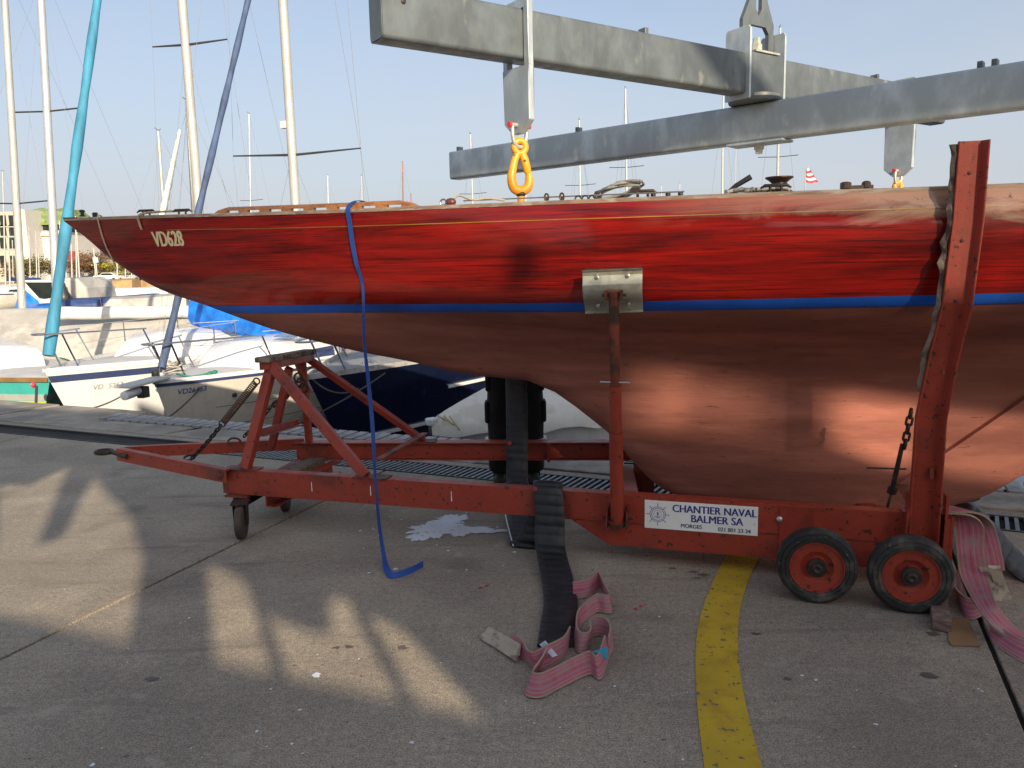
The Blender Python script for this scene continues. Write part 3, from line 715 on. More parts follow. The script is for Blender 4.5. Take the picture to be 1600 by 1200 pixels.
    for k, nm in ((0, 'deck_eye'), (.06, 'deck_eye'), (.11, 'deck_eye')):
        MB().lathe([(0, .012), (.012, .013), (.018, .009), (.02, 0)], p + BU * k * 1.2 + BN * (-.1) , (0, 0, 1), 10).build(nm, 'black_plastic', root, smooth=50)
    # chain plates with shackles
    for s in (3.52, 3.60):
        p = hl(s, bd(s) - .05, zd(s) + .0)
        mb = MB(); mb.tube([p, p + Vector((0, 0, .03))], .006, 6)
        mb.tube([p + Vector((0, 0, .03)) + BU * cos(t) * .010 + Vector((0, 0, sin(t) * .018)) for t in [i * pi / 5 for i in range(10)]], .005, 6, closed=True); mb.build('shackle', 'bronze', root, smooth=50)
    mb = MB()
    for k in range(3): mb.tube([hl(3.68 + .035 * k, .80, zd(3.6) + .012) + BU * .015 * cos(t) + Vector((0, 0, .014 * sin(t) + .006)) for t in [i * pi / 5 for i in range(10)]], .0045, 6, closed=True)
    mb.build('lashing_ring', 'bronze', root, smooth=50)
    # jib track wire and turnbuckle
    MB().tube([hl(s, bd(s) - .09, zd(s) + .034) for s in (3.05, 3.3, 3.6, 3.9, 4.2)], .004, 6).build('stay_wire', 'wire', root)
    return root
boat = build_hull()

# ropes and blocks left on the deck: things of their own
def deck_things():
    z = lambda s: zd(s)
    # bow line hanging over the side
    pts = []
    for s, zz, o in [(.36, z(.36) + .015, -.03), (.355, z(.36) + .012, .006), (.352, 1.90, .007), (.36, 1.80, .007), (.372, 1.70, .005), (.375, 1.66, .004)]:
        pts.append(hpoint(s, min(zz, z(s) - .001), o) + Vector((0, 0, max(0, zz - z(s)))))
    MB().tube(smoothpath(pts, 5), .0055, 7).build('bow_line', 'rope_tan', smooth=60, label='thin tan line hanging down the bow planking near the tip of the red boat', cat='rope')
    pts = [hl(.98, .02, z(1) + .05), hl(.80, bd(.8) - .05, z(.8) + .03), hl(.745, bd(.75) + .008, z(.75) + .008), hpoint(.735, 1.955, .009), hpoint(.742, 1.915, .009)]
    MB().tube(smoothpath(pts, 5), .0075, 7).build('mooring_line_end', 'rope_tan', smooth=60, label='short tan rope end hooked over the deck edge above the VD628 lettering', cat='rope')
    # wooden block and its whipped line near the hook
    p = hl(2.985, bd(3.0) - .06, z(3) + .028)
    r_ = empty('snatch_block', 'small reddish wooden block with steel ring lying on deck left of the orange hook', 'block', p)
    MB().lathe([(-.028, .006), (-.02, .018), (0, .022), (.02, .018), (.028, .006)], p, BU, 12).build('shell', 'block_wood', r_, smooth=50)
    MB().tube([p - BU * .042 + BU * cos(t) * .016 + Vector((0, 0, sin(t) * .016)) for t in [i * pi / 6 for i in range(12)]], .005, 6, closed=True).build('ring', 'stainless', r_, smooth=60)
    pts = [p + BU * .02 + Vector((0, 0, .02)), p + BU * .05 + Vector((0, 0, .032)), hl(3.12, .74, z(3) + .03), hl(3.2, .75, z(3) + .035), hl(3.3, .78, z(3) + .018)]
    MB().tube(smoothpath(pts, 5), .006, 7).build('whipping_line', 'rope_tan', smooth=60, label='tan line running from the wooden block along the deck edge to the hook', cat='rope')
    # grey rope coil
    mb = MB(); rr = random.Random(4); pts = []
    for i in range(64):
        t = i / 63 * 2 * pi * 4; c = hl(3.86, .62, z(3.86) + .05)
        pts.append(c + BU * (cos(t) * (.11 + .02 * sin(i * .7)) + .01 * i / 63) + BN * sin(t) * (.12 + .02 * cos(i * .9)) + Vector((0, 0, .012 * (i / 16) * .6 + .035 * sin(t + .9) + rr.gauss(0, .003))))
    mb.tube(pts, .0065, 7); mb.build('rope_coil', 'rope_grey', smooth=60, label='coil of grey rope lying loose on the deck of the red boat', cat='rope')
    pts = []; rr = random.Random(9)
    for i in range(40): pts.append(hl(4.40 + .28 * i / 39 + .03 * sin(i * 1.3), .74 + .06 * cos(i * 1.1), z(4.5) + .03 + .012 * abs(sin(i * .8)) + rr.gauss(0, .002)))
    MB().tube(pts, .0085, 7).build('sheet_rope', 'rope_grey', smooth=60, label='tangled pale rope heaped beside the deck winch', cat='rope')
deck_things()

# ================================================================== THE TRAILER
ND = Vector((3.73, -1.15, 0)).normalized(); NN = Vector((ND.y, -ND.x, 0))      # near beam direction (aft) and its face normal (to the camera)
if NN.y > 0: NN = -NN
N0 = Vector((-1.85, 4.92, 0)); NLEN = 4.15
def nb(a, off=0., z=0.): return N0 + ND * a + NN * off + Vector((0, 0, z))
def NB(x, y): return pl(x, y, N0, NN)
F0 = Vector((-1.67, 5.69, 0)); FDv = (Vector((.69, 5.47, 0)) - F0).normalized(); FNn = Vector((FDv.y, -FDv.x, 0))
if FNn.y > 0: FNn = -FNn
def fb(a, off=0., z=0.): return F0 + FDv * a + FNn * off + Vector((0, 0, z))
def rect(w_, h, x=0., y=0.): return [(x - w_ / 2, y - h / 2), (x + w_ / 2, y - h / 2), (x + w_ / 2, y + h / 2), (x - w_ / 2, y + h / 2)]
def chan(w_, h, t):                       # channel: web at side=0, flanges towards +side
    return [(0, -h / 2), (w_, -h / 2), (w_, -h / 2 + t), (t, -h / 2 + t), (t, h / 2 - t), (w_, h / 2 - t), (w_, h / 2), (0, h / 2)]
def ibeam(w_, h, t):
    a = w_ / 2; b = t / 2
    return [(-a, -h/2), (a, -h/2), (a, -h/2+t), (b, -h/2+t), (b, h/2-t), (a, h/2-t), (a, h/2), (-a, h/2), (-a, h/2-t), (-b, h/2-t), (-b, -h/2+t), (-a, -h/2+t)]
def angle_iron(a, t): return [(0, 0), (a, 0), (a, t), (t, t), (t, a), (0, a)]

def build_trailer():
    T = empty('boat_trailer', 'red painted steel boat trailer with wheels carrying the mahogany yacht', 'trailer', nb(2.4, -.6, 0))
    # near beam: channel web outward + deeper plate aft
    b = MB(); inward = -NN
    b.prism(chan(.07, .16, .008), nb(0, 0, .31), nb(NLEN, 0, .31), side=inward)
    b.build('near_beam', 'red_bright', T, bevel=.002)
    pts = [(2.255, .232), (2.47, .10), (3.34, .095), (4.15, .09), (4.15, .232)]
    MB().plate([nb(a, -.012, z) for a, z in pts], .012, NN).build('side_plate', 'red_bright', T, bevel=.002)
    b = MB(); b.prism(rect(.006, .004), nb(2.2, .001, .232), nb(4.15, .001, .232)); b.build('weld_seam', 'rusty_red', T)
    # vertical welded cover plate by the wheels
    MB().plate([nb(a, .0015, z) for a, z in ((3.36, .10), (3.52, .10), (3.52, .385), (3.36, .385))], .006, NN).build('cover_plate', 'red_steel', T, bevel=.001)
    MB().lathe([(0, .012), (.004, .016), (.010, .012), (.014, 0)], nb(3.36, .006, .315), NN, 8).build('plug', 'galv_plate', T, smooth=50)
    # drips of rust along the lower edge
    for a in (2.49, 2.68, 2.98, 3.12, 3.42): MB().prism(rect(.004, .006), nb(a, -.008, .098), nb(a + .002, -.008, .045 + .02 * random.random()), up=(1, 0, 0)).build('rust_drip', 'rust', T)
    for a in (.63, 1.03, 2.55, 1.55): MB().plate([nb(a, .0005, .285), nb(a + .006, .0005, .285), nb(a + .004, .0005, .345), nb(a, .0005, .34)], .0012, NN).build('paint_run', 'sign_white', T)
    # far beam: I-section
    b = MB(); b.prism(ibeam(.10, .13, .009), fb(.08, 0, .325), fb(4.15, 0, .325)); b.build('far_beam', 'red_bright', T, bevel=.002)
    MB().plate([fb(a, -.006, z) for a, z in ((2.55, .262), (2.75, .10), (4.15, .09), (4.15, .262))], .012, FNn).build('side_plate', 'red_bright', T, bevel=.002)
    MB().prism(rect(.05, .02), fb(1.93, .055, .385), fb(1.93, .055, .255), up=(1, 0, 0)).build('bracket', 'rusty_red', T)
    # cross members
    MB().prism(chan(.10, .08, .008), nb(.04, -.02, .19), fb(.02, -.05, .19), side=ND).build('front_cross_member', 'rusty_red', T, bevel=.002)
    MB().prism(rect(.16, .012), nb(.10, .035, .224), nb(.10, -.16, .224)).build('caster_plate', 'rusty_red', T)
    a0, a1 = nb(.22, -.10, .262), fb(.26, .06, .262)
    MB().prism(rect(.11, .05), a0, a1).build('cross_plank', 'grey_wood', T, bevel=.005)
    MB().prism(chan(.08, .09, .008), nb(.28, -.02, .20), fb(.33, -.02, .20), side=ND).build('cross_member', 'red_steel', T, bevel=.002)
    for a, zz in ((2.62, .17), (3.15, .17), (3.98, .17)):
        MB().prism(rect(.10, .10), nb(a, -.015, zz), fb(a - .15, .015, zz)).build('cross_member', 'red_steel', T, bevel=.003)
    kp = MB(); kp.prism(rect(.22, .02), hl(4.45, 0, .105), hl(5.6, 0, .105)); kp.build('keel_plank', 'grey_wood', T)
    # welded bow-end plates
    MB().plate([nb(-.012, -.08, .235), nb(-.012, .001, .235), nb(-.012, .001, .388), nb(-.012, -.08, .388)], .012, ND).build('end_plate', 'red_bright', T)
    MB().plate([nb(4.15, -.08, .10), nb(4.15, .001, .10), nb(4.15, .001, .388), nb(4.15, -.08, .388)], .012, ND).build('end_plate', 'red_bright', T)
    # draw bar: a V of two angle irons with eye
    tip = gz(182, 710, .37); eye = gz(163, 706, .37)
    jn, jf = gz(352, 742, .37), gz(475, 694, .37)
    b = MB(); d = (jn - tip).normalized(); b.prism([(0, -.045), (.012, -.045), (.012, .03), (.05, .03), (.05, .042), (0, .042)], tip, jn - Vector((0, 0, .01)), side=Vector((-d.y, d.x, 0)))
    b.build('draw_bar', 'red_bright', T, bevel=.002)
    b = MB(); d = (jf - tip).normalized(); b.prism([(0, -.04), (.012, -.04), (.012, .03), (.045, .03), (.045, .04), (0, .04)], tip + Vector((.03, .05, 0)), jf, side=Vector((-d.y, d.x, 0)))
    b.build('draw_bar', 'red_bright', T, bevel=.002)
    b = MB(); b.tube([eye + Vector((-.055 * cos(t), -.055 * sin(t) * .9, 0)) for t in [i * pi / 8 for i in range(16)]], .016, 8, closed=True)
    b.tube([eye + Vector((.05, 0, 0)), tip + (tip - eye).normalized() * .14], [.018, .02], 8); b.build('tow_eye', 'dark_iron', T, smooth=50)
    pv = gz(347, 742, .36) + NN * .0
    MB().lathe([(-.012, .036), (.0, .036), (.002, .028), (.012, .026), (.014, .014), (.022, .012), (.024, 0)], pv + NN * .012, NN, 16).build('hinge', 'rusty_red', T, smooth=35)
    MB().prism(rect(.018, .018), gz(345, 738, .36) + Vector((.02, .03, -.02)), gz(398, 712, .40)).build('brace', 'red_steel', T)
    # trestle
    tz = None
    def flatbar(p, q, w_=.055, t=.05, name='trestle_leg', m='red_bright'):
        d = (Vector(q) - Vector(p)).normalized(); sd_ = Vector((ND.x, ND.y, 0)); sd_ = (sd_ - d * sd_.dot(d)).normalized()
        o = MB().prism([(-w_/2, -t/2), (w_/2, -t/2), (w_/2, t/2), (-w_/2, t/2)], p, q, side=sd_).build(name, m, T, bevel=.004); return o
    n_foot = nb(.14, -.035, .392); n_top = at(425, 570, 4.98)
    f_foot = fb(.07, 0, .39); f_top = at(474, 562, 5.55)
    flatbar(n_foot, n_top, .062, .05)
    m_top = n_top.lerp(f_top, .42); m_foot = gz(424, 696, .38)
    flatbar(gz(424, 700, .37), at(452, 575, 5.3), .05, .04)
    flatbar(fb(.20, 0, .39) + Vector((-.02, 0, 0)), at(472, 562, 5.56), .045, .04, m='red_steel')
    # top beam with worn wooden pad
    tb0, tb1 = at(413, 572, 4.93), at(484, 558, 5.62)
    MB().prism(rect(.07, .05), tb0, tb1).build('trestle_head', 'red_bright', T, bevel=.004)
    up_ = Vector((0, 0, .04)); MB().prism(rect(.10, .034), tb0 + up_ - (tb1 - tb0).normalized() * .03, tb1 + up_ + (tb1 - tb0).normalized() * .02).build('wood_pad', 'pad_wood', T, bevel=.008)
    # raking struts
    flat = lambda p, q, w_=.06, t=.045, nm='strut': flatbar(p, q, w_, t, nm)
    flat(at(424, 570, 4.96), nb(.99, -.03, .395), .06, .05)
    flat(at(481, 560, 5.60), fb(1.03, 0, .392), .045, .04)
    MB().prism(rect(.10, .006), nb(.92, -.035, .393), nb(1.14, -.035, .393)).build('foot_plate', 'rusty_red', T)
    MB().prism(rect(.10, .006), nb(.0, -.035, .393), nb(.24, -.035, .393)).build('foot_plate', 'rusty_red', T)
    MB().prism(rect(.10, .006), fb(.96, 0, .393), fb(1.12, 0, .393)).build('foot_plate', 'rusty_red', T)
    MB().prism(rect(.045, .012), gz(592, 718, .40), at(664, 677, 5.62)).build('brace', 'rusty_red', T)
    MB().prism(angle_iron(.045, .006), n_foot.lerp(n_top, .30) + Vector((.02, .03, 0)), at(466, 664, 5.60)).build('cross_brace', 'red_steel', T)
    MB().prism(rect(.025, .025), at(463, 566, 5.5), at(482, 612, 5.58)).build('brace', 'red_bright', T)
    # springs and safety chains on the draw bar
    sp0, sp1 = at(399, 598, 4.93), at(349, 660, 5.02)
    b = MB(); d = (sp1 - sp0); L_ = d.length; d.normalize(); sx = d.cross(Vector((0, 1, 0))).normalized(); sy = d.cross(sx); n = 26 * 8
    b.tube([sp0 + d * L_ * i / n + (sx * cos(2 * pi * i / 8) + sy * sin(2 * pi * i / 8)) * .020 for i in range(n + 1)], .0042, 5); b.build('spring', 'rust', T, smooth=60)
    for c in (sp0 - d * .015, sp1 + d * .015): MB().tube([c + d * cos(t) * .02 + sx * sin(t) * .02 for t in [i * pi / 6 for i in range(12)]], .005, 6, closed=True).build('spring_hook', 'rust', T, smooth=60)
    chain_links(sp1 + d * .03, gz(299, 716, .40), .042, .0055, .01, parent=T)
    c = gz(296, 715, .405)
    MB().tube([c + Vector((cos(t) * .035, sin(t) * .03, .01 * sin(t))) for t in [i * pi / 6 for i in range(12)]], .007, 6, closed=True).build('chain_ring', 'dark_iron', T, smooth=60)
    chain_links(at(424, 634, 5.50), at(381, 682, 5.6), .042, .0055, .012, parent=T)
    chain_links(at(462, 600, 5.45), at(428, 632, 5.5), .06, .012, .02, name='webbing_strap', material='rust', parent=T)
    c = at(366, 690, 5.6)
    MB().tube([c + Vector((cos(t) * .045, 0, sin(t) * .026)) for t in [i * pi / 6 - .3 for i in range(10)]], .008, 6).build('chain_hook', 'rust', T, smooth=60)
    for k in range(3):
        c = at(466 + 4 * k, 590 + 8 * k, 5.5)
        MB().tube([c + Vector((cos(t) * .028, sin(t + k) * .01, sin(t) * .032)) for t in [i * pi / 6 for i in range(12)]], .007, 6, closed=True).build('chain_ring', 'dark_iron', T, smooth=60)
    # casters
    def caster(contact, yaw, r=.108, w_=.052):
        c = contact + Vector((0, 0, r)); ax = Vector((cos(yaw), sin(yaw), 0))
        root_ = MB().lathe([(-w_/2, r * .55), (-w_/2, r * .9), (-w_/2 + .008, r), (w_/2 - .008, r), (w_/2, r * .9), (w_/2, r * .55)], c, ax, 28).build('caster_wheel', 'caster_rubber', T, smooth=35)
        MB().lathe([(-w_/2 - .004, 0), (-w_/2 - .004, .02), (-w_/2 + .006, .022), (-w_/2 + .006, r * .56), (w_/2 - .006, r * .56), (w_/2 - .006, .022), (w_/2 + .004, .02), (w_/2 + .004, 0)], c, ax, 24).build('hub', 'dark_iron', root_, smooth=35)
        b = MB(); fw = Vector((-ax.y, ax.x, 0))
        for sg in (-1, 1):
            o = ax * sg * (w_ / 2 + .010)
            b.plate([c + o - fw * .018 - Vector((0, 0, .02)), c + o + fw * .018 - Vector((0, 0, .02)), c + o + fw * .05 + Vector((0, 0, r + .014)), c + o - fw * .03 + Vector((0, 0, r + .014))], .006 * sg, ax)
        b.box(c + fw * .01 + Vector((0, 0, r + .012)), (.10, .10, .012), Matrix.Rotation(yaw, 3, 'Z')); b.build('fork', 'dark_iron', T)
    caster(gz(379, 841), R(8)); caster(gz(447, 798), R(8))
    # road wheels
    def wheel(c, outn, r=.183, w_=.10):
        rt = MB().lathe([(-w_, r * .62), (-w_, r * .86), (-w_ + .012, r * .97), (-w_ + .03, r), (-.03, r), (-.012, r * .97), (-.003, r * .92), (-.006, r * .905), (-.001, r * .89), (0, r * .80), (-.004, r * .79), (-.001, r * .775), (-.004, r * .70), (-.012, r * .675)], c, outn, 48, caps=False).build('tyre', 'tyre', T, smooth=40)
        b = MB().lathe([(-.08, .02), (-.08, r * .68), (-.018, r * .69), (-.006, r * .68), (-.006, r * .655), (-.016, r * .64), (-.018, r * .42), (-.030, r * .36), (-.034, r * .27), (-.02, r * .25), (-.02, 0)], c, outn, 40); b.build('rim', 'red_bright', rt, smooth=35)
        MB().lathe([(-.05, r * .26), (-.002, r * .245), (.006, r * .22), (.006, r * .15), (.012, r * .14), (.016, r * .08), (.010, .006), (.010, 0)], c, outn, 20).build('hub_cap', 'dark_iron', rt, smooth=35)
    for x, y in ((1275, 946), (1422, 962)):
        g = gz(x, y); g = g + NN * -.01; wheel(Vector((g.x, g.y, .181)), NN)
        back = g - NN * (1.72) ; wheel(Vector((back.x, back.y, .181)), -NN)
        MB().prism(rect(.045, .045), Vector((g.x, g.y, .181)) - NN * .05, Vector((back.x, back.y, .181)) + NN * .05).build('axle', 'red_steel', T)
    # maker's plate of the yard
    so_ = .0045
    c0 = (NB(1009, 781) + NB(1183, 793) + NB(1009, 822) + NB(1182, 838)) / 4
    ac = (c0 - N0).dot(ND); zc_ = c0.z; W, Hh = .585, .156
    sg = MB().plate([nb(ac - W/2, .001, zc_ - Hh/2), nb(ac + W/2, .001, zc_ - Hh/2), nb(ac + W/2, .001, zc_ + Hh/2), nb(ac - W/2, .001, zc_ + Hh/2)], .0035, NN).build('sign_plate', 'sign_white', T, bevel=.0008, label='white yard sign with ship wheel emblem and blue lettering')
    def tx(body, size, x, y, bold, xs, m):
        vs_, fs_ = text_mesh(body, size, 0, xs); mb = MB()
        for k in range(3): mb.add([nb(ac + x + a_ + (k - 1) * bold * 2.4, .0056 + .0003 * k, zc_ + y + b_) for a_, b_ in vs_], fs_)
        mb.build('lettering', m, sg)
    tx('CHANTIER NAVAL', .0575, .070, .040, .0007, .90, 'sign_blue')
    tx('BALMER SA', .0575, .085, -.010, .0007, .93, 'sign_blue')
    tx('MORGES', .030, -.045, -.052, .0003, .95, 'sign_dark')
    tx('021 801 23 34', .030, .175, -.057, .0003, .95, 'sign_dark')
    ex, ez = -.222, .002; b = MB()
    def ringf(r0, r1, n=32):
        vs_ = [nb(ac + ex + cos(2*pi*k/n) * r_, .0056, zc_ + ez + sin(2*pi*k/n) * r_) for r_ in (r0, r1) for k in range(n)]
        b.add(vs_, [(k, (k+1) % n, n + (k+1) % n, n + k) for k in range(n)])
    ringf(.040, .0425); ringf(.032, .0345); ringf(.021, .0222); ringf(.0035, .0055, 12)
    def ln(x0, y0, x1, y1, w_=.0022):
        d = Vector((x1 - x0, y1 - y0, 0)).normalized(); nx, ny = -d.y * w_ / 2, d.x * w_ / 2
        b.add([nb(ac + ex + q[0], .0057, zc_ + ez + q[1]) for q in ((x0 - nx, y0 - ny), (x1 - nx, y1 - ny), (x1 + nx, y1 + ny), (x0 + nx, y0 + ny))], [(0, 1, 2, 3)])
    for k in range(8):
        t = k * pi / 4 + pi / 2; ln(cos(t) * .0425, sin(t) * .0425, cos(t) * .062, sin(t) * .062, .003)
    ln(0, -.018, 0, .014, .003); ln(-.008, .008, .008, .008); 
    for k in range(6):
        t0, t1 = pi + .35 + k * .4, pi + .35 + (k + 1) * .4; ln(cos(t0) * .014, sin(t0) * .014 - .003, cos(t1) * .014, sin(t1) * .014 - .003)
    b.build('emblem', 'sign_blue', sg)
    # screw jack with pad
    base = NB(967, 800); ab = (base - N0).dot(ND)
    j0 = nb(ab, .05, .24); jt = pl(959, 455, hl(3.86, max(hb(3.7, 1.5), hb(4.0, 1.5)) + .075, 0), BN); jd = (jt - j0).normalized(); JL = (jt - j0).length
    ml = j0 + jd * JL * .42
    MB().tube([j0, ml], .036, 18).build('jack_sleeve', 'red_bright', T, smooth=40)
    mb = MB(); mb.tube([j0 + jd * JL * .3, jt], .0255, 16); mb.build('jack_post', 'rusty_red', T, smooth=40)
    mb = MB(); mb.tube([j0 + jd * JL * .62 , ml + jd * .002], .0305, 16); mb.build('jack_collar', 'red_bright', T, smooth=40)
    pc = j0 + jd * JL * .635; MB().tube([pc - ND * .075 + NN * .01, pc + ND * .075 + NN * .01], .0045, 7).build('jack_pin', 'steel_bright', T)
    mb = MB(); mb.lathe([(-.045, .037), (-.045, .048), (-.02, .05), (-.02, .037)], j0 + jd * .04, jd, 16); mb.build('jack_clamp', 'rusty_red', T)
    for sg_ in (-1, 1): MB().plate([nb(ab + sg_ * .05, .0, .22), nb(ab + sg_ * .05, .09, .225), nb(ab + sg_ * .05, .075, .31), nb(ab + sg_ * .05, .0, .34)], .008 * sg_, ND).build('jack_lug', 'rusty_red', T)
    MB().tube([nb(ab - .075, .05, .27), nb(ab + .085, .05, .275)], .008, 8).build('jack_bolt', 'rust', T)
    MB().plate([nb(ab - .02, .088, .27), nb(ab - .012, .088, .27), nb(ab - .010, .0885, .44), nb(ab - .018, .0885, .44)], .0015, NN).build('jack_slot', 'dark_iron', T)
    # pad plate with ribs, held against the planking
    prof = []
    zs = [1.385, 1.395, 1.425, 1.440, 1.460, 1.50, 1.530, 1.55, 1.575, 1.596, 1.604]
    ofs = [.036, .014, .006, .016, .036, .040, .036, .016, .004, .010, .034]
    sA, sB = 3.715, 4.005; mb = MB()
    rows = [[hl(sA + (sB - sA) * k / 6, max(hb(s_, z_) for s_ in (sA, sB)) + o_ + .004, z_ + .006 * k / 6) for k in range(7)] for z_, o_ in zip(zs, ofs)]
    rb = [[p_ - BN * .006 for p_ in r_] for r_ in rows]
    mb.grid(rows); mb.grid(rb)
    for e in (0, -1): mb.grid([[r_[e] for r_ in rows], [r_[e] for r_ in rb]])
    mb.grid([rows[0], rb[0]]); mb.grid([rows[-1], rb[-1]])
    pad = mb.build('jack_pad', 'galv_plate', T, smooth=30)
    mid = (sA + sB) / 2
    for (ds, z_) in ((-.075, 1.425), (.075, 1.43), (-.075, 1.568), (.075, 1.573)):
        MB().lathe([(0, .011), (.006, .010), (.009, 0)], hl(mid + ds, max(hb(sA, z_), hb(sB, z_)) + .014, z_), BN, 8).build('bolt', 'steel_bright', pad, smooth=50)
    MB().plate([hl(sA + .004, hb(sA, 1.60) + .012, 1.594), hl(sB - .004, hb(sB, 1.6) + .012, 1.598), hl(sB - .004, hb(sB, 1.6) + .001, 1.615), hl(sA + .004, hb(sA, 1.6) + .001, 1.611)], .006, (0, 0, 1)).build('pad_lip', 'dark_iron', pad)
    for e in (-1, 1): MB().box(jt + BU * e * .038 - jd * .02, (.010, .05, .05), Matrix.Rotation(-AX, 3, 'Z')).build('pad_lug', 'rusty_red', pad)
    MB().tube([jt - BU * .055 - jd * .02, jt + BU * .06 - jd * .02], .007, 8).build('pad_pin', 'rust', pad)
    # bent stanchion: channel with wooden facing against the hull
    p0 = nb(3.99, .012, .20); zb, zt = 1.36, 2.15
    foot = NB(1441, 830); a_f = (foot - N0).dot(ND)
    HM = max(hb(5.2, 1.35 + .05 * k) for k in range(12)); pb = pl(1494, 480, hl(5.2, HM + .062, 0), BN); ptp = pl(1523, 219, hl(5.2, HM + .085, 0), BN); zb, zt = pb.z, ptp.z
    f0 = nb(a_f, .03, .235); o0 = (f0 - BOW).dot(BN); sp = [f0, pl(1455, 655, hl(5.2, o0 + .13, 0), BN), pl(1474, 562, hl(5.2, o0 + .19, 0), BN), pl(1496, 475, hl(5.2, HM + .062, 0), BN), pl(1513, 345, hl(5.2, HM + .072, 0), BN), ptp]
    W = .125; t_ = .008; fl = .062
    fl = .034; prof = [(-W/2, 0), (-W/2, fl * .7), (-W/2 + t_, fl * .7), (-W/2 + t_ * 1.6, t_), (W/2 - t_ * 3.5, t_), (W/2 - t_, fl * 1.4), (W/2, fl * 1.4), (W/2, 0)]   # opens to the camera
    wfun = [1.08, 1.02, .95, .93, .92, .90]
    rows = []
    for i, p_ in enumerate(sp):
        d = (sp[min(i + 1, 5)] - sp[max(i - 1, 0)]).normalized(); sx = (BU - d * BU.dot(d)).normalized(); ny = sx.cross(d).normalized()
        if ny.dot(BN) < 0: ny = -ny
        rows.append([p_ + sx * a_ * wfun[i] + ny * (b_ - .03) for a_, b_ in prof])
    mb = MB(); mb.grid(rows, closed=True); mb.add(rows[0], [tuple(range(8))]); mb.add(rows[-1], [tuple(range(8))])
    stn = mb.build('stanchion', 'red_bright', T, bevel=.003)
    # ragged timber + carpet strip on the hull side of the stanchion
    rr = random.Random(5); mb = MB(); rows = []
    for i in range(25):
        t = i / 24; z_ = 1.02 + (2.10 - 1.02) * t
        k = 0
        while k < 4 and sp[k + 1].z < z_: k += 1
        q = sp[k].lerp(sp[k + 1], (z_ - sp[k].z) / (sp[k + 1].z - sp[k].z)); j = rr.gauss(0, .004)
        q = q - BU * (W * .5 - .012)
        rows.append([q - BU * (.022 + j) - BN * .05, q + BU * .012 - BN * .05, q + BU * .012 - BN * .031, q + BU * .0 - BN * .029, q - BU * (.012 + j) - BN * .02 + BN * rr.gauss(0, .004), q - BU * (.026 + j * 2) - BN * .032])
    mb.grid(rows, closed=True); mb.add(rows[0], [tuple(range(6))]); mb.add(rows[-1], [tuple(range(6))]); mb.build('facing_strip', 'pad_wood', stn)
    for z_, x_ in ((1.98, 0), (1.70, .0), (1.44, .0)):
        q = pb.lerp(ptp, (z_ - zb) / (zt - zb)); MB().lathe([(0, .0075), (.003, .0075), (.004, 0)], q - BN * .021 + BU * .002, BN, 8).build('bolt', 'dark_iron', stn)
    for z_ in (1.12, .62):
        q = sp[0].lerp(pb, (z_ - sp[0].z) / (zb - sp[0].z)); MB().box(q - BN * .02 + BU * (-.01 if z_ > 1 else .0), (.016, .012, .05 if z_ < 1 else .012), Matrix.Rotation(-AX, 3, 'Z')).build('lug', 'rusty_red', stn)
    # foot socket
    f = nb(a_f, .02, .22)
    mb = MB()
    for (dx, dz, sx, sz) in ((0, .025, .105, .014), (0, -.025, .105, .012), (-.047, 0, .012, .05), (.047, 0, .012, .05)):
        mb.box(f + ND * dx + NN * .03 + Vector((0, 0, dz)), (sx, .09, sz), Matrix.Rotation(atan2(ND.y, ND.x), 3, 'Z'))
    mb.build('foot_socket', 'rusty_red', stn, bevel=.002)
    for e in (-1, 1):
        MB().prism(rect(.012, .07), nb(a_f + e * .088, .03, .21), nb(a_f + e * .080 + .01, .03, .50), up=NN).build('foot_cheek', 'red_bright', stn)
    # turnbuckle and chain from the stanchion to the frame
    c0, c1, c2 = at(1424, 640, 3.83), at(1413, 700, 3.86), at(1386, 794, 3.92)
    chain_links(c0, c1, .05, .0065, .0, parent=T)
    MB().tube([c1 + Vector((-.01, 0, .02)), c1.lerp(c2, .72)], [.011, .013], 10).build('turnbuckle', 'dark_iron', T, smooth=50)
    MB().tube([c1.lerp(c2, .70), c2], [.007, .007], 8).build('turnbuckle_screw', 'rust', T, smooth=50)
    MB().lathe([(-.02, .01), (-.015, .024), (.015, .024), (.02, .01)], c1.lerp(c2, .70), c2 - c1, 8).build('turnbuckle_nut', 'dark_iron', T)
    MB().tube([at(1354, 731, 3.9), at(1416, 733, 3.88)], .0045, 7).build('tommy_bar', 'dark_iron', T)
    # far-side jack, mostly hidden by the keel
    q0, q1 = fb(2.42, 0, .30), fb(2.46, .22, 1.05)
    MB().tube([q0, q1], .034, 14).build('jack_sleeve', 'rusty_red', T, smooth=40)
    MB().box(at(1006, 745, 5.30), (.14, .06, .26), Matrix.Rotation(-AX, 3, 'Z')).build('jack_bracket', 'rusty_red', T)
    MB().tube([at(975, 724, 5.2), at(1016, 725, 5.2)], .006, 7).build('tommy_bar', 'dark_iron', T)
    return T
trailer = build_trailer()

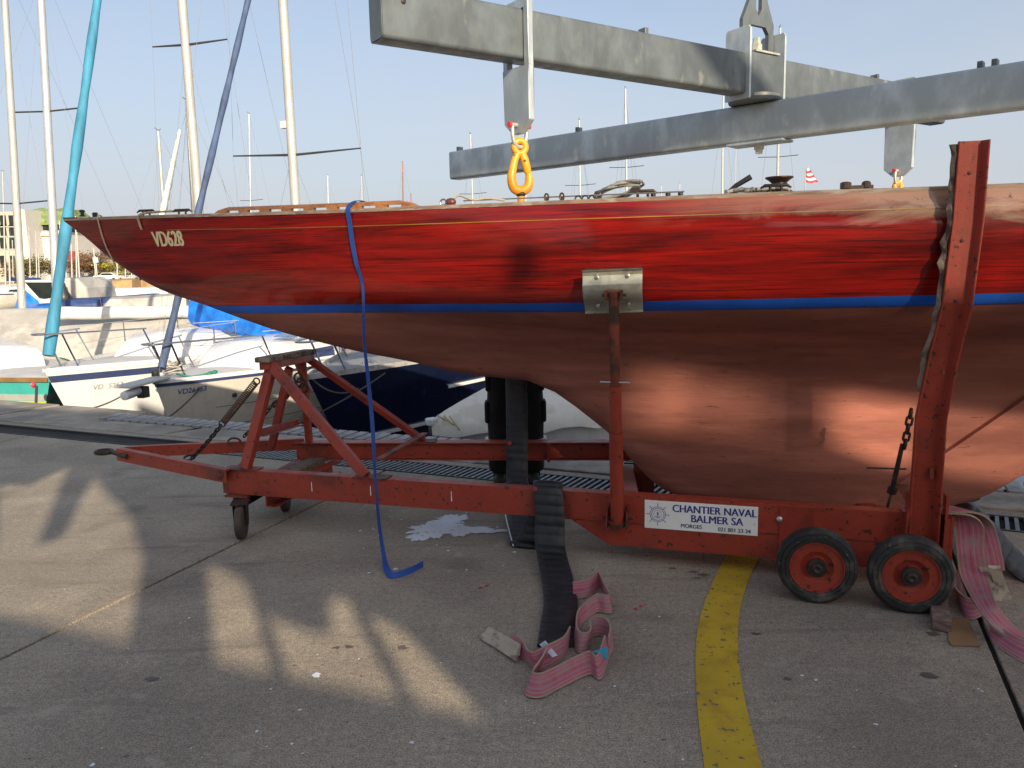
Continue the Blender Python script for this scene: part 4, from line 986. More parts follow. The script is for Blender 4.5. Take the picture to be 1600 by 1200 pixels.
# ================================================================== SLINGS, STRAP, BITS ON THE GROUND
def ribbon_obj(name, pts, wid, thick, material, parent, k=6, **kw):
    P = smoothpath(pts, k); Wv = smoothpath(wid, k)
    return MB().ribbon(P, Wv, thick).build(name, material, parent, smooth=50, **kw)
def sleeve(pts, wid, thick, parent, name='padded_sleeve', rib=.055):
    """padded black sleeve: a ribbon with soft cross ribs"""
    P = smoothpath(pts, 26); Wv = smoothpath(wid, 26); mb = MB(); L_ = 0; rows = []
    for i in range(len(P)):
        if i: L_ += (P[i] - P[i - 1]).length
        d = (P[min(i + 1, len(P) - 1)] - P[max(i - 1, 0)]).normalized(); n = d.cross(Wv[i]).normalized()
        t = thick / 2 * (.8 + .9 * abs(sin(pi * L_ / rib)) ** .6 + .5 * noise.noise(P[i] * 9))
        rows.append([P[i] + Wv[i] * a + n * t * b for a, b in ((-1, 0), (-.93, .7), (-.5, 1), (0, 1.05), (.5, 1), (.93, .7), (1, 0), (.93, -.7), (.5, -1), (0, -1), (-.5, -1), (-.93, -.7))])
    mb.grid(rows, closed=True); mb.add(rows[0], [tuple(range(12))]); mb.add(rows[-1], [tuple(range(12))])
    return mb.build(name, 'black_sleeve', parent, smooth=60)

def build_slings():
    S1 = empty('lifting_sling', 'pink lifting sling in a black padded sleeve draped over the trailer beams to the ground', 'sling', gz(868, 1000))
    X = Vector((1, 0, 0)); wv = lambda w_, dx=1, dy=0, dz=0: Vector((dx, dy, dz)).normalized() * w_
    bx = ND                       # width direction follows the beam
    yf = 5.36; A_ = (NB(857, 760) - N0).dot(ND)
    # from behind the hull down past the far beam, to the floor, over the near beam and out on the ground
    pts = [at(806, 560, yf + .12), at(807, 620, yf + .08), at(808, 690, yf), at(808, 752, yf - .12), gz(812, 838, .05) + Vector((0, .18, 0)), gz(815, 850, .025), gz(826, 842, .03) + Vector((0, -.06, 0)), nb(A_ - .06, -.13, .22), nb(A_ - .02, -.065, .405), nb(A_, .012, .403), nb(A_ + .02, .06, .28), nb(A_ + .035, .12, .11), gz(871, 905, .028), gz(876, 940, .02), gz(872, 975, .018), gz(868, 1008, .018)]
    wd = [bx * .078] * 4 + [bx * .078, bx * .078, bx * .08] + [ND * .085] * 5 + [wv(.083, 1, .02), wv(.083, 1, .06), wv(.082, 1, .10), wv(.08, 1, .05)]
    sl = sleeve(pts, wd, .016, S1)
    rr = random.Random(2)
    def dot(x, y, p0, n, nm='marker_dot'):
        c = pl(x, y, p0, n); a = Vector((0, 0, 1)) if abs(n.z) < .8 else Vector((1, 0, 0)); sx = n.cross(a).normalized(); sy = n.cross(sx)
        MB().plate([c + (sx * cos(t) + sy * sin(t)) * .014 for t in [i * pi / 5 for i in range(10)]], .004, n).build(nm, 'red_dot', sl)
    dot(796, 692, at(796, 692, yf - .02), Vector((0, -1, 0))); dot(836, 764, nb(A_, .028, .39), NN)
    dot(882, 878, gz(882, 878, .062), Vector((0, -.5, .85)).normalized())
    # pale edge of the sleeve near the floor
    MB().tube(smoothpath([at(789, 800, 4.98), gz(793, 832, .07) + Vector((0, .15, 0)), gz(802, 853, .02)], 5), .004, 6).build('edge_piping', 'label_white', sl)
    # webbing that comes out of the sleeve's end and zigzags on edge over the ground
    def edgeband(name, px_pts, h=.085, lean=None, mat_='pink_web', k=7):
        base = [gz(x, y, .0) for x, y in px_pts]; P = []; Wd = []
        for i, b_ in enumerate(base):
            l = lean[i] if lean else (0, .2)
            v = Vector((l[0], l[1], 1)).normalized() if len(l) == 2 else Vector(l).normalized()
            P.append(b_ + v * h / 2 + Vector((0, 0, .006))); Wd.append(v * h / 2)
        return ribbon_obj(name, P, Wd, .007, mat_, S1, k)
    edgeband('webbing', [(800, 1019), (822, 1034), (838, 1047), (850, 1050), (864, 1043), (880, 1030), (888, 1012)], .088, [(-.1, 1.8), (-.2, .9), (-.5, .4), (-.6, .3), (-.3, .4), (.1, .6), (.2, .9)])
    for dx, dy, h_ in ((0, 0, .012), (8, -9, .02)):
        ribbon_obj('end_loop', [gz(753 + dx, 994 + dy, h_), gz(772 + dx, 1004 + dy, h_ + .004), gz(790 + dx * .8, 1014 + dy, h_ + .010), gz(808 + dx * .5, 1024 + dy, h_ + .02)], [Vector((.008, .015, .007)), Vector((.008, .015, .008)), Vector((.007, .016, .012)), Vector((.004, .016, .018))], .010, 'loop_tan', S1)
    edgeband('webbing', [(846, 1046), (832, 1062), (821, 1082), (826, 1091), (846, 1092), (872, 1079), (905, 1062), (924, 1056), (936, 1064), (944, 1052), (950, 1030)], .092, [(.3, .1), (.5, .2), (.5, .5), (.3, .5), (.1, .6), (.1, .75), (.05, .8), (.0, .8), (-.1, .7), (-.1, .6), (-.1, .5)])
    edgeband('webbing', [(950, 1030), (958, 1012), (950, 998), (930, 995), (918, 1003), (916, 1018), (905, 1022), (898, 1010), (902, 985), (918, 968), (932, 958), (948, 960), (956, 957), (950, 940), (938, 922), (920, 934), (896, 938)], .085, [(.1, .5), (-.1, .3), (-.1, .3), (0, .5), (.2, .4), (.3, .5), (.2, .5), (.2, .7), (.15, .8), (.1, .8), (.1, .5), (0, .3), (-.1, .4), (-.2, .5), (-.1, .4), (0, .3), (0, .3)])
    p = gz(938, 1024, .05)
    MB().plate([gz(926, 1018, .09), gz(949, 1010, .095), gz(948, 1030, .04), gz(938, 1030, .04)], .003, (0, -1, .3)).build('care_label', 'label_blue', S1)
    MB().plate([gz(843, 1007, .034), gz(852, 1001, .038), gz(871, 1024, .088), gz(863, 1027, .075)], .003, (0, -1, .6)).build('care_label', 'label_white', S1)
    MB().plate([gz(845, 1007, .038), gz(851, 1003, .04), gz(857, 1010, .055), gz(851, 1014, .052)], .0045, (0, -1, .6)).build('care_label_print', 'sign_lightblue', S1)
    # a second sling behind the wheels on the right
    S2 = empty('lifting_sling', 'faded pink lifting sling hanging over the rear end of the trailer beam', 'sling', gz(1570, 985))
    pts = [nb(3.93, -.03, .402), nb(4.06, -.02, .404), nb(4.19, -.01, .404), at(1514, 822, 3.70), at(1516, 862, 3.68), at(1524, 905, 3.62), gz(1548, 955, .10), gz(1580, 988, .04), gz(1625, 1012, .02)]
    wd = [NN * .045, NN * .05, (NN * .6 + ND * .6) * .055, ND * .06 + NN * .02, ND * .06, ND * .062, Vector((.05, .04, .01)), Vector((.045, .055, 0)), Vector((.04, .06, 0))]
    ribbon_obj('webbing', pts, wd, .009, 'pink_web', S2, 8)
    pts = [nb(4.10, -.03, .408), nb(4.22, -.02, .414), at(1533, 818, 3.72), at(1546, 860, 3.68), at(1552, 890, 3.66)]
    ribbon_obj('webbing', pts, [NN * .05, (NN + ND) * .035, ND * .05 + NN * .02, ND * .052, ND * .05], .009, 'pink_web', S2, 7)
    for dx in (0, 16):
        pts = [at(1538 + dx, 886, 3.655 - .004 * dx), at(1550 + dx, 920, 3.62), at(1562 + dx, 950, 3.58), at(1566 + dx, 954, 3.585)]
        ribbon_obj('end_loop', pts, [ND * .026, ND * .025, ND * .023, ND * .02], .020, 'loop_tan', S2)
    ribbon_obj('webbing', [gz(1500, 905, .04), gz(1496, 930, .045), gz(1512, 950, .045), gz(1535, 945, .05), gz(1545, 925, .05)], [Vector((0, .02, .045)), Vector((0, .03, .04)), Vector((.01, .03, .04)), Vector((.01, .02, .04)), Vector((0, .02, .045))], .008, 'pink_web', S2, 7)
    ribbon_obj('webbing', [gz(1548, 985, .03), gz(1572, 1002, .03), gz(1600, 1018, .03), gz(1640, 1030, .03)], [Vector((.02, .05, .03))] * 4, .008, 'pink_web', S2, 7)
    S3 = empty('padded_sling_sleeve', 'black ribbed sling sleeve lying behind the wheels under the keel heel', 'sling', gz(1600, 930))
    pts = [hl(5.35, -.06, .155), hl(5.60, -.02, .14), at(1512, 800, 4.30), at(1545, 828, 4.15), at(1580, 872, 3.98), at(1620, 905, 3.86)]
    wd = [Vector((.05, .14, 0)), Vector((.06, .14, 0)), Vector((.08, .12, .01)), Vector((.08, .12, .01)), Vector((.10, .11, 0)), Vector((.10, .11, 0))]
    sleeve(pts, wd, .02, S3, rib=.06)
    MB().box(at(1590, 905, 3.98), (.24, .20, .09), Matrix.Rotation(R(-30), 3, 'Z')).build('sleeve_fold', 'black_sleeve', S3, bevel=.02)
    MB().box(gz(1500, 880, .06) + Vector((.02, .3, 0)), (.10, .18, .11), Matrix.Rotation(R(-15), 3, 'Z')).build('sleeve_fold', 'black_sleeve', S3, bevel=.02)
    # blue ratchet strap thrown over the deck
    s = 2.372; ed = bd(s)
    pts = [hl(2.43, ed - .12, zd(s) + .05), hl(2.40, ed - .045, zd(s) + .056), hl(s, ed + .012, zd(s) + .015), hpoint(s, 1.88, .012), hpoint(2.372, 1.78, .014), hpoint(2.376, 1.66, .016), hpoint(2.385, 1.52, .018)]
    wx = [BU * .014] * 5 + [BU * .012, BU * .009]
    low = [(569, 530, 4.60), (575, 590, 4.54), (582, 665, 4.48), (586, 740, 4.43), (592, 815, 4.33), (600, 870, 4.22)]
    wl = [(.005, .012), (.008, .010), (.011, .004), (.005, .012), (.006, .011), (.011, .006)]
    for (x, y, Y), (a, b) in zip(low, wl): pts.append(at(x, y, Y)); wx.append(Vector((a, b, 0)))
    for x, y, v in ((606, 893, (.014, .012, .006)), (614, 899, (.004, .012, .012)), (634, 894, (-.002, .006, .016)), (650, 887, (0, .004, .016)), (661, 881, (0, .004, .016))):
        pts.append(gz(x, y, .016)); wx.append(Vector(v))
    ribbon_obj('webbing_strap', pts, wx, .0025, 'blue_strap', None, 7, label='thin blue webbing strap hanging from the deck edge to the ground', cat='strap')
    # chock and cardboard
    c = gz(1471, 988); c2 = gz(1455, 930)
    MB().prism(rect(.075, .052), c + Vector((0, 0, .029)), gz(1462, 930) + Vector((0, 0, .029))).build('wood_chock', 'chock_wood', bevel=.003, label='short squared timber chock lying against the rear wheel', cat='chock')
    MB().plate([gz(1482, 1002, .004), gz(1487, 1009, .004), gz(1532, 1010, .004), gz(1512, 967, .004), gz(1480, 965, .004)], .004, (0, 0, 1)).build('cardboard_piece', 'cardboard', label='flat brown cardboard scrap on the ground beside the timber chock', cat='cardboard')
build_slings()

# ================================================================== LIFTING FRAME
def rrect(w_, h, r, n=4):
    out = []
    for cx, cy, a0 in ((w_/2 - r, -h/2 + r, -pi/2), (w_/2 - r, h/2 - r, 0), (-w_/2 + r, h/2 - r, pi/2), (-w_/2 + r, -h/2 + r, pi)):
        out += [(cx + r * cos(a0 + pi/2 * k / n), cy + r * sin(a0 + pi/2 * k / n)) for k in range(n + 1)]
    return out
PIV = Vector((1.66, 5.50, 0))
def build_lift():
    Rt = empty('crane_spreader', 'galvanised steel spreader of two crossed beams hanging from the crane above the boat', 'spreader', (PIV.x, PIV.y, 2.4))
    E1 = Vector((-.60, 3.95, 0)); d1 = (PIV - E1); L1 = d1.length; d1.normalize(); n1 = Vector((d1.y, -d1.x, 0))
    HB, WB = .255, .14; z1 = 2.695 + HB / 2; z2 = 2.41 + .125
    def b1(t, off=0., z=0.): return PIV + d1 * t + n1 * off + Vector((0, 0, z1 + z))
    end1 = 2.30
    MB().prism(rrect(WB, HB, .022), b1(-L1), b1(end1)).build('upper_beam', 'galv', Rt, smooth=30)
    for t in (-L1 - .001, end1 + .001): MB().prism(rrect(WB - .012, HB - .012, .02), b1(t - .003), b1(t + .003)).build('end_cap', 'galv', Rt)
    MB().lathe([(0, .012), (.006, .012), (.008, .006), (.0085, 0)], b1(-L1 + .11, WB/2, .05), n1, 10).build('bolt', 'dark_iron', Rt)
    dv = Vector((.738, -.674, 0)).normalized(); P2 = Vector((1.70, 5.52, 0)); n2 = Vector((dv.y, -dv.x, 0))
    if n2.y > 0: n2 = -n2
    H2 = .245
    def b2(t, off=0., z=0.): return P2 + dv * t + n2 * off + Vector((0, 0, z2 + z))
    ta, tb = -2.95, 2.75
    MB().prism(rrect(WB, H2, .022), b2(ta), b2(tb)).build('lower_beam', 'galv_in_shade', Rt, smooth=30)
    for t in (ta, tb): MB().prism(rrect(WB - .012, H2 - .012, .02), b2(t - .003), b2(t + .003)).build('end_cap', 'galv_in_shade', Rt)
    # stop blocks on top of the beams
    for fn, t, h in ((b1, -1.02, .1275), (b1, 1.38, .1275), (b2, ta + .07, .1225), (b2, -1.52, .1225), (b2, 1.30, .1225), (b2, 1.37, .1225)):
        p = fn(t, 0, h); d = d1 if fn is b1 else dv
        MB().prism(rect(.06, .045), p + Vector((0, 0, .018)) - d * .014, p + Vector((0, 0, .018)) + d * .014).build('stop_block', 'galv', Rt, bevel=.003)
    # swivel: plates, disc, big bolt, head link
    sw = HB / 2
    for t in (-.175, .175):
        a, c = b1(t), None
        pts = [(-.10, -sw - .03), (.10, -sw - .03), (.10, sw + .14), (.085, sw + .16), (-.085, sw + .16), (-.10, sw + .14)]
        MB().plate([b1(t - .009, x, z) for x, z in pts], .018, d1).build('cheek_plate', 'galv_in_shade', Rt, bevel=.003)
    MB().plate([b1(x, WB/2 + .012, z) for x, z in ((-.165, -sw - .02), (.165, -sw - .02), (.165, sw + .0), (-.165, sw + .0))], .010, n1).build('side_plate', 'galv', Rt, bevel=.002)
    MB().plate([b1(x, -WB/2 - .022, z) for x, z in ((-.165, -sw - .02), (.165, -sw - .02), (.165, sw + .0), (-.165, sw + .0))], .010, n1).build('side_plate', 'galv', Rt, bevel=.002)
    MB().prism(rect(.20, .014), b1(-.12, 0, sw + .012), b1(.12, 0, sw + .012)).build('washer_plate', 'galv_plate', Rt, bevel=.002)
    bp = b1(-.01, .01, sw + .02)
    MB().lathe([(0, .042), (.012, .042), (.02, .034), (.022, .036), (.055, .036), (.06, .030), (.075, .024), (.10, .023), (.101, 0)], bp, (0, 0, 1), 6).build('pivot_nut', 'galv_plate', Rt, smooth=20)
    cz = z2 + H2 / 2
    MB().lathe([(0, .17), (.012, .175), (.022, .17)], Vector((PIV.x, PIV.y, cz + .002)), (0, 0, 1), 40).build('swivel_disc', 'galv', Rt, smooth=30)
    MB().lathe([(0, .155), (.02, .155)], Vector((PIV.x, PIV.y, cz + .026)), (0, 0, 1), 40).build('swivel_disc', 'galv_plate', Rt, smooth=30)
    MB().prism(rect(.17, .016), b2(-.20, 0, -H2/2 - .009), b2(.20, 0, -H2/2 - .009)).build('base_plate', 'galv_in_shade', Rt, bevel=.003)
    MB().lathe([(0, .034), (-.03, .034), (-.034, .026), (-.05, .024), (-.06, .022), (-.061, 0)], b2(0, 0, -H2/2 - .017), (0, 0, 1), 6).build('pivot_bolt', 'galv_plate', Rt, smooth=20)
    # head link plate with two openings
    def hp(x, z, o): return b1(x, o, sw + z)
    outer = [(-.155, .0), (.155, 0.), (.155, .22), (.10, .33), (.085, .36), (.085, .60), (-.085, .60), (-.085, .36), (-.10, .33), (-.155, .22)]
    # built as a frame of convex pieces
    cells = [[(-.155, 0), (-.105, 0), (-.105, .155), (-.155, .22)], [(.105, 0), (.155, 0), (.155, .22), (.105, .155)],
             [(-.155, .22), (-.105, .155), (-.07, .195), (0, .255), (-.028, .30), (-.1, .33)], [(.105, .155), (.155, .22), (.1, .33), (.028, .30), (0, .255), (.07, .195)],
             [(-.07, .195), (.07, .195), (0, .255)], [(-.1, .33), (-.028, .30), (-.028, .62), (-.085, .62), (-.085, .36)], [(.028, .30), (.1, .33), (.085, .36), (.085, .62), (.028, .62)]]
    mb = MB()
    for c in cells: mb.plate([hp(x, z, -.014) for x, z in c], .028, n1)
    o = mb.build('head_link', 'galv', Rt)
    MB().tube([b1(0, -.12, sw + .575), b1(0, .12, sw + .575)], .03, 14).build('head_pin', 'dark_iron', Rt, smooth=40)
    MB().tube(smoothpath([b1(0, .0, sw + .60), b1(.02, 0, sw + .75), b1(0, 0, sw + .95), b1(0, 0, sw + 8.)], 3), .022, 10).build('hoist_cable', 'dark_iron', Rt, smooth=50)
    # hangers that slide on the upper beam
    def hanger(t, zbot, hook_full, lab):
        c = b1(t)
        wv_ = WB / 2 + .006; top = sw + .05; lowz = zbot - z1
        # closed loop plate across the beam: two uprights, head, lower plate
        mb = MB(); th = .036
        def q(x, z): return b1(t - th / 2, x, z)
        for poly in ([(-wv_ - .04, -sw - .03), (-wv_, -sw - .03), (-wv_, top - .05), (-wv_ - .04, top - .05)], [(wv_, -sw - .03), (wv_ + .04, -sw - .03), (wv_ + .04, top - .05), (wv_, top - .05)],
                     [(-wv_ - .04, top - .05), (wv_ + .04, top - .05), (wv_ + .04, top - .01), (wv_ + .02, top), (-wv_ - .02, top), (-wv_ - .04, top - .01)],
                     [(-wv_ - .04, -sw - .03), (-wv_ - .04, lowz + .06), (-.04, lowz), (.04, lowz), (wv_ + .04, lowz + .06), (wv_ + .04, -sw - .03)]):
            mb.plate([q(x, z) for x, z in poly], th, d1)
        h = mb.build('hanger', 'galv_in_shade', Rt, bevel=.004)
        pz = lowz + .045
        sh = MB(); c = b1(t, 0, pz)
        sh.tube(smoothpath([c - d1 * .045, c - d1 * .045 - Vector((0, 0, .05)), c - d1 * .032 - Vector((0, 0, .10)), c - Vector((0, 0, .112)), c + d1 * .032 - Vector((0, 0, .10)), c + d1 * .045 - Vector((0, 0, .05)), c + d1 * .045], 4), .011, 10)
        sh.tube([c - d1 * .06, c + d1 * .06], .012, 10); sh.build('shackle', 'galv_plate', h, smooth=50)
        for e in (-1, 1): MB().lathe([(-.008, 0), (-.008, .015), (.008, .015), (.008, 0)], c + d1 * e * .062, d1, 12).build('shackle_pin', 'pin_red', h, smooth=40)
        return c - Vector((0, 0, .112))
    tA = (Vector((.03, 4.47, 0)) - PIV).dot(d1)
    k1 = hanger(tA, at(800, 214, 4.5).z, True, '')
    Y2 = 6.42; q2 = at(1422, 274, Y2); tB = (Vector((q2.x, q2.y, 0)) - PIV).dot(d1)
    k2 = hanger(tB, q2.z, False, '')
    # crane hooks with latch
    def hook(top, label, short=False):
        H = empty('crane_hook', label, 'hook', (top.x, top.y, top.z - .3), group='orange hooks of the lifting frame')
        xa = Vector((.96, .28, 0)).normalized(); ya = Vector((-xa.y, xa.x, 0)); k = 1.0
        def hpnt(x, z): return top + xa * x + Vector((0, 0, z))
        MB().tube([hpnt(cos(t) * .032, -.012 + sin(t) * .034) for t in [i * pi / 8 for i in range(16)]], .018, 10, closed=True).build('eye', 'hook_orange', H, smooth=60)
        path = [(-.012, -.045), (-.030, -.08), (-.043, -.13), (-.050, -.175), (-.040, -.222), (-.012, -.240), (.022, -.236), (.046, -.212), (.050, -.170), (.042, -.140)]
        rad = [.018, .020, .022, .025, .027, .028, .027, .025, .020, .012]
        P = smoothpath([hpnt(x, z) for x, z in path], 4); rs = []
        for i in range(len(path) - 1):
            for j in range(4): rs.append(rad[i] + (rad[i + 1] - rad[i]) * j / 4)
        rs.append(rad[-1]); MB().tube(P, rs, 12).build('hook_body', 'hook_orange', H, smooth=60)
        MB().tube([hpnt(.012, -.042), hpnt(.026, -.08), hpnt(.040, -.135), hpnt(.043, -.15)], [.021, .023, .022, .016], 10).build('latch', 'hook_orange', H, smooth=60)
        MB().tube([hpnt(.020, -.085) - ya * .024, hpnt(.020, -.085) + ya * .024], .007, 8).build('latch_pin', 'dark_iron', H)
        # sling pendant below
        b = hpnt(-.0, -.262)
        MB().tube([b + Vector((0, 0, .03)), b, b - Vector((0, 0, .012))], [.022, .030, .016], 10).build('ferrule', 'dark_iron', H, smooth=50)
        MB().tube([b, b - Vector((0, 0, .05)), b - Vector((0, 0, .14))], [.020, .019, .024], 10).build('pendant', 'hook_orange', H, smooth=50)
        MB().lathe([(0, .03), (.012, .028), (.016, .01)], b - Vector((0, 0, .145)), (0, 0, 1), 12).build('pendant_foot', 'hook_orange', H, smooth=40)
    hook(k1 + Vector((0, 0, .012)), 'orange latched crane hook hanging below the left hanger over the deck')
    hook(k2, 'orange hook whose eye shows under the right hanger beside the red stanchion')
build_lift()

# ================================================================== PERSON behind the boat
def build_person():
    base = gz(808, 760); base = Vector((base.x, 5.86, 0))
    Pn = empty('person', 'person in black work trousers standing behind the boat, only the legs showing', 'person', base)
    def skin(name, verts, edges, radii, material, root=0, sub=2):
        me = bpy.data.meshes.new(name); me.from_pydata([tuple(Vector(v)) for v in verts], edges, []); o = bpy.data.objects.new(name, me); col.objects.link(o)
        o.parent = Pn; md = o.modifiers.new('skin', 'SKIN')
        for i, r_ in enumerate(radii): 
            rr = r_ if isinstance(r_, tuple) else (r_, r_); me.skin_vertices[0].data[i].radius = rr
        me.skin_vertices[0].data[root].use_root = True
        s_ = o.modifiers.new('sub', 'SUBSURF'); s_.levels = sub; s_.render_levels = sub
        me.materials.append(MATS[material]); md.use_smooth_shade = True; return o
    # body: pelvis, spine, neck, head, arms, legs in one surface
    v = [(0, 0, .95), (0, 0, 1.12), (0, .0, 1.34), (0, -.01, 1.48), (0, -.02, 1.56), (0, -.03, 1.68),
         (-.19, 0, 1.42), (-.27, -.02, 1.16), (-.24, -.14, 1.14), (-.20, -.24, 1.18), (.19, 0, 1.42), (.27, -.02, 1.18), (.24, -.14, 1.14), (.20, -.24, 1.18),
         (-.10, 0, .88), (-.115, -.01, .50), (-.125, .02, .10), (.10, 0, .88), (.115, -.01, .50), (.125, .02, .10)]
    e = [(0, 1), (1, 2), (2, 3), (3, 4), (4, 5), (2, 6), (6, 7), (7, 8), (8, 9), (2, 10), (10, 11), (11, 12), (12, 13), (0, 14), (14, 15), (15, 16), (0, 17), (17, 18), (18, 19)]
    r_ = [.13, .135, .15, .06, .055, .095, .065, .05, .042, .035, .065, .05, .042, .035, .09, .06, .045, .09, .06, .045]
    skin('body', v, e, [(a, a) for a in r_], 'skin')
    # trousers: loose, baggy at the knee
    v = [(0, 0, .98), (-.095, 0, .86), (-.115, -.005, .66), (-.12, -.01, .50), (-.122, .005, .30), (-.122, .02, .12), (-.122, .02, .07), (.095, 0, .86), (.115, -.005, .66), (.12, -.01, .50), (.122, .005, .30), (.122, .02, .12), (.122, .02, .07)]
    e = [(0, 1), (1, 2), (2, 3), (3, 4), (4, 5), (5, 6), (0, 7), (7, 8), (8, 9), (9, 10), (10, 11), (11, 12)]
    r_ = [.15, .115, .105, .102, .092, .10, .095, .115, .105, .102, .092, .10, .095]
    skin('trousers', v, e, r_, 'cloth_black')
    v = [(0, 0, .93), (0, 0, 1.12), (0, 0, 1.36), (0, -.01, 1.47), (-.2, 0, 1.42), (-.28, -.02, 1.18), (-.25, -.13, 1.14), (.2, 0, 1.42), (.28, -.02, 1.18), (.25, -.13, 1.14)]
    e = [(0, 1), (1, 2), (2, 3), (2, 4), (4, 5), (5, 6), (2, 7), (7, 8), (8, 9)]
    skin('jacket', v, e, [.17, .165, .175, .08, .085, .068, .058, .085, .068, .058], 'cloth_black')
    for sx in (-1, 1):
        skin('boot', [(sx * .125, .04, .05), (sx * .13, -.06, .045), (sx * .135, -.15, .035), (sx * .122, .02, .13)], [(0, 1), (1, 2), (0, 3)], [(.05, .05), (.05, .045), (.042, .035), (.055, .055)], 'boot', sub=1)
        mb = MB(); c = base + Vector((sx * .122, .005, .335)); n = 18
        mb.lathe([(-.008, .112), (.008, .112), (.008, .09), (-.008, .09)], c, (0, 0, 1), n); mb.build('reflective_band', 'reflective', Pn, smooth=40)
        MB().box(base + Vector((sx * .185, -.01, .80)), (.07, .13, .19)).build('thigh_pocket', 'cloth_black', Pn, bevel=.02)
        MB().box(base + Vector((sx * .205, -.01, .55)), (.05, .12, .17)).build('thigh_pocket', 'cloth_black', Pn, bevel=.02)
        # hand: palm and five fingers
        h0 = Vector((sx * .20, -.24, 1.20)); vs_ = [h0, h0 + Vector((0, -.03, -.06))]; es = [(0, 1)]; rs = [.03, .034]
        for k in range(4):
            b0 = len(vs_); x = (k - 1.5) * .019; l = (.03, .036, .034, .026)[k]
            vs_ += [h0 + Vector((x, -.035, -.085)), h0 + Vector((x, -.035 - l * .3, -.085 - l)), h0 + Vector((x, -.03, -.085 - l * 1.9))]; es += [(1, b0), (b0, b0 + 1), (b0 + 1, b0 + 2)]; rs += [.0095, .009, .008]
        b0 = len(vs_); vs_ += [h0 + Vector((-sx * .035, -.04, -.045)), h0 + Vector((-sx * .045, -.055, -.085))]; es += [(0, b0), (b0, b0 + 1)]; rs += [.011, .009]
        skin('hand', vs_, es, rs, 'skin', sub=1)
    mb = MB(); c = base + Vector((0, -.03, 1.70)); mb.lathe([(-.02, .098), (.03, .102), (.07, .088), (.10, .05), (.112, 0)], c + Vector((0, .012, 0)), (0, 0, 1), 20); mb.build('hair', 'hair', Pn, smooth=60)
    mb = MB(); mb.lathe([(-.02, 0), (-.015, .012), (.02, .008), (.03, 0)], c + Vector((0, -.10, -.03)), (0, 0, 1), 8); mb.build('nose', 'skin', Pn, smooth=60)
    for sx in (-1, 1):
        MB().lathe([(-.006, 0), (-.004, .008), (0, .01), (.004, .008), (.006, 0)], c + Vector((sx * .034, -.092, .0)), (0, 1, 0), 10).build('eye', 'label_white', Pn, smooth=60)
    MB().box(c + Vector((0, -.09, -.065)), (.045, .012, .010)).build('mouth', 'pin_red', Pn, bevel=.004)
build_person()

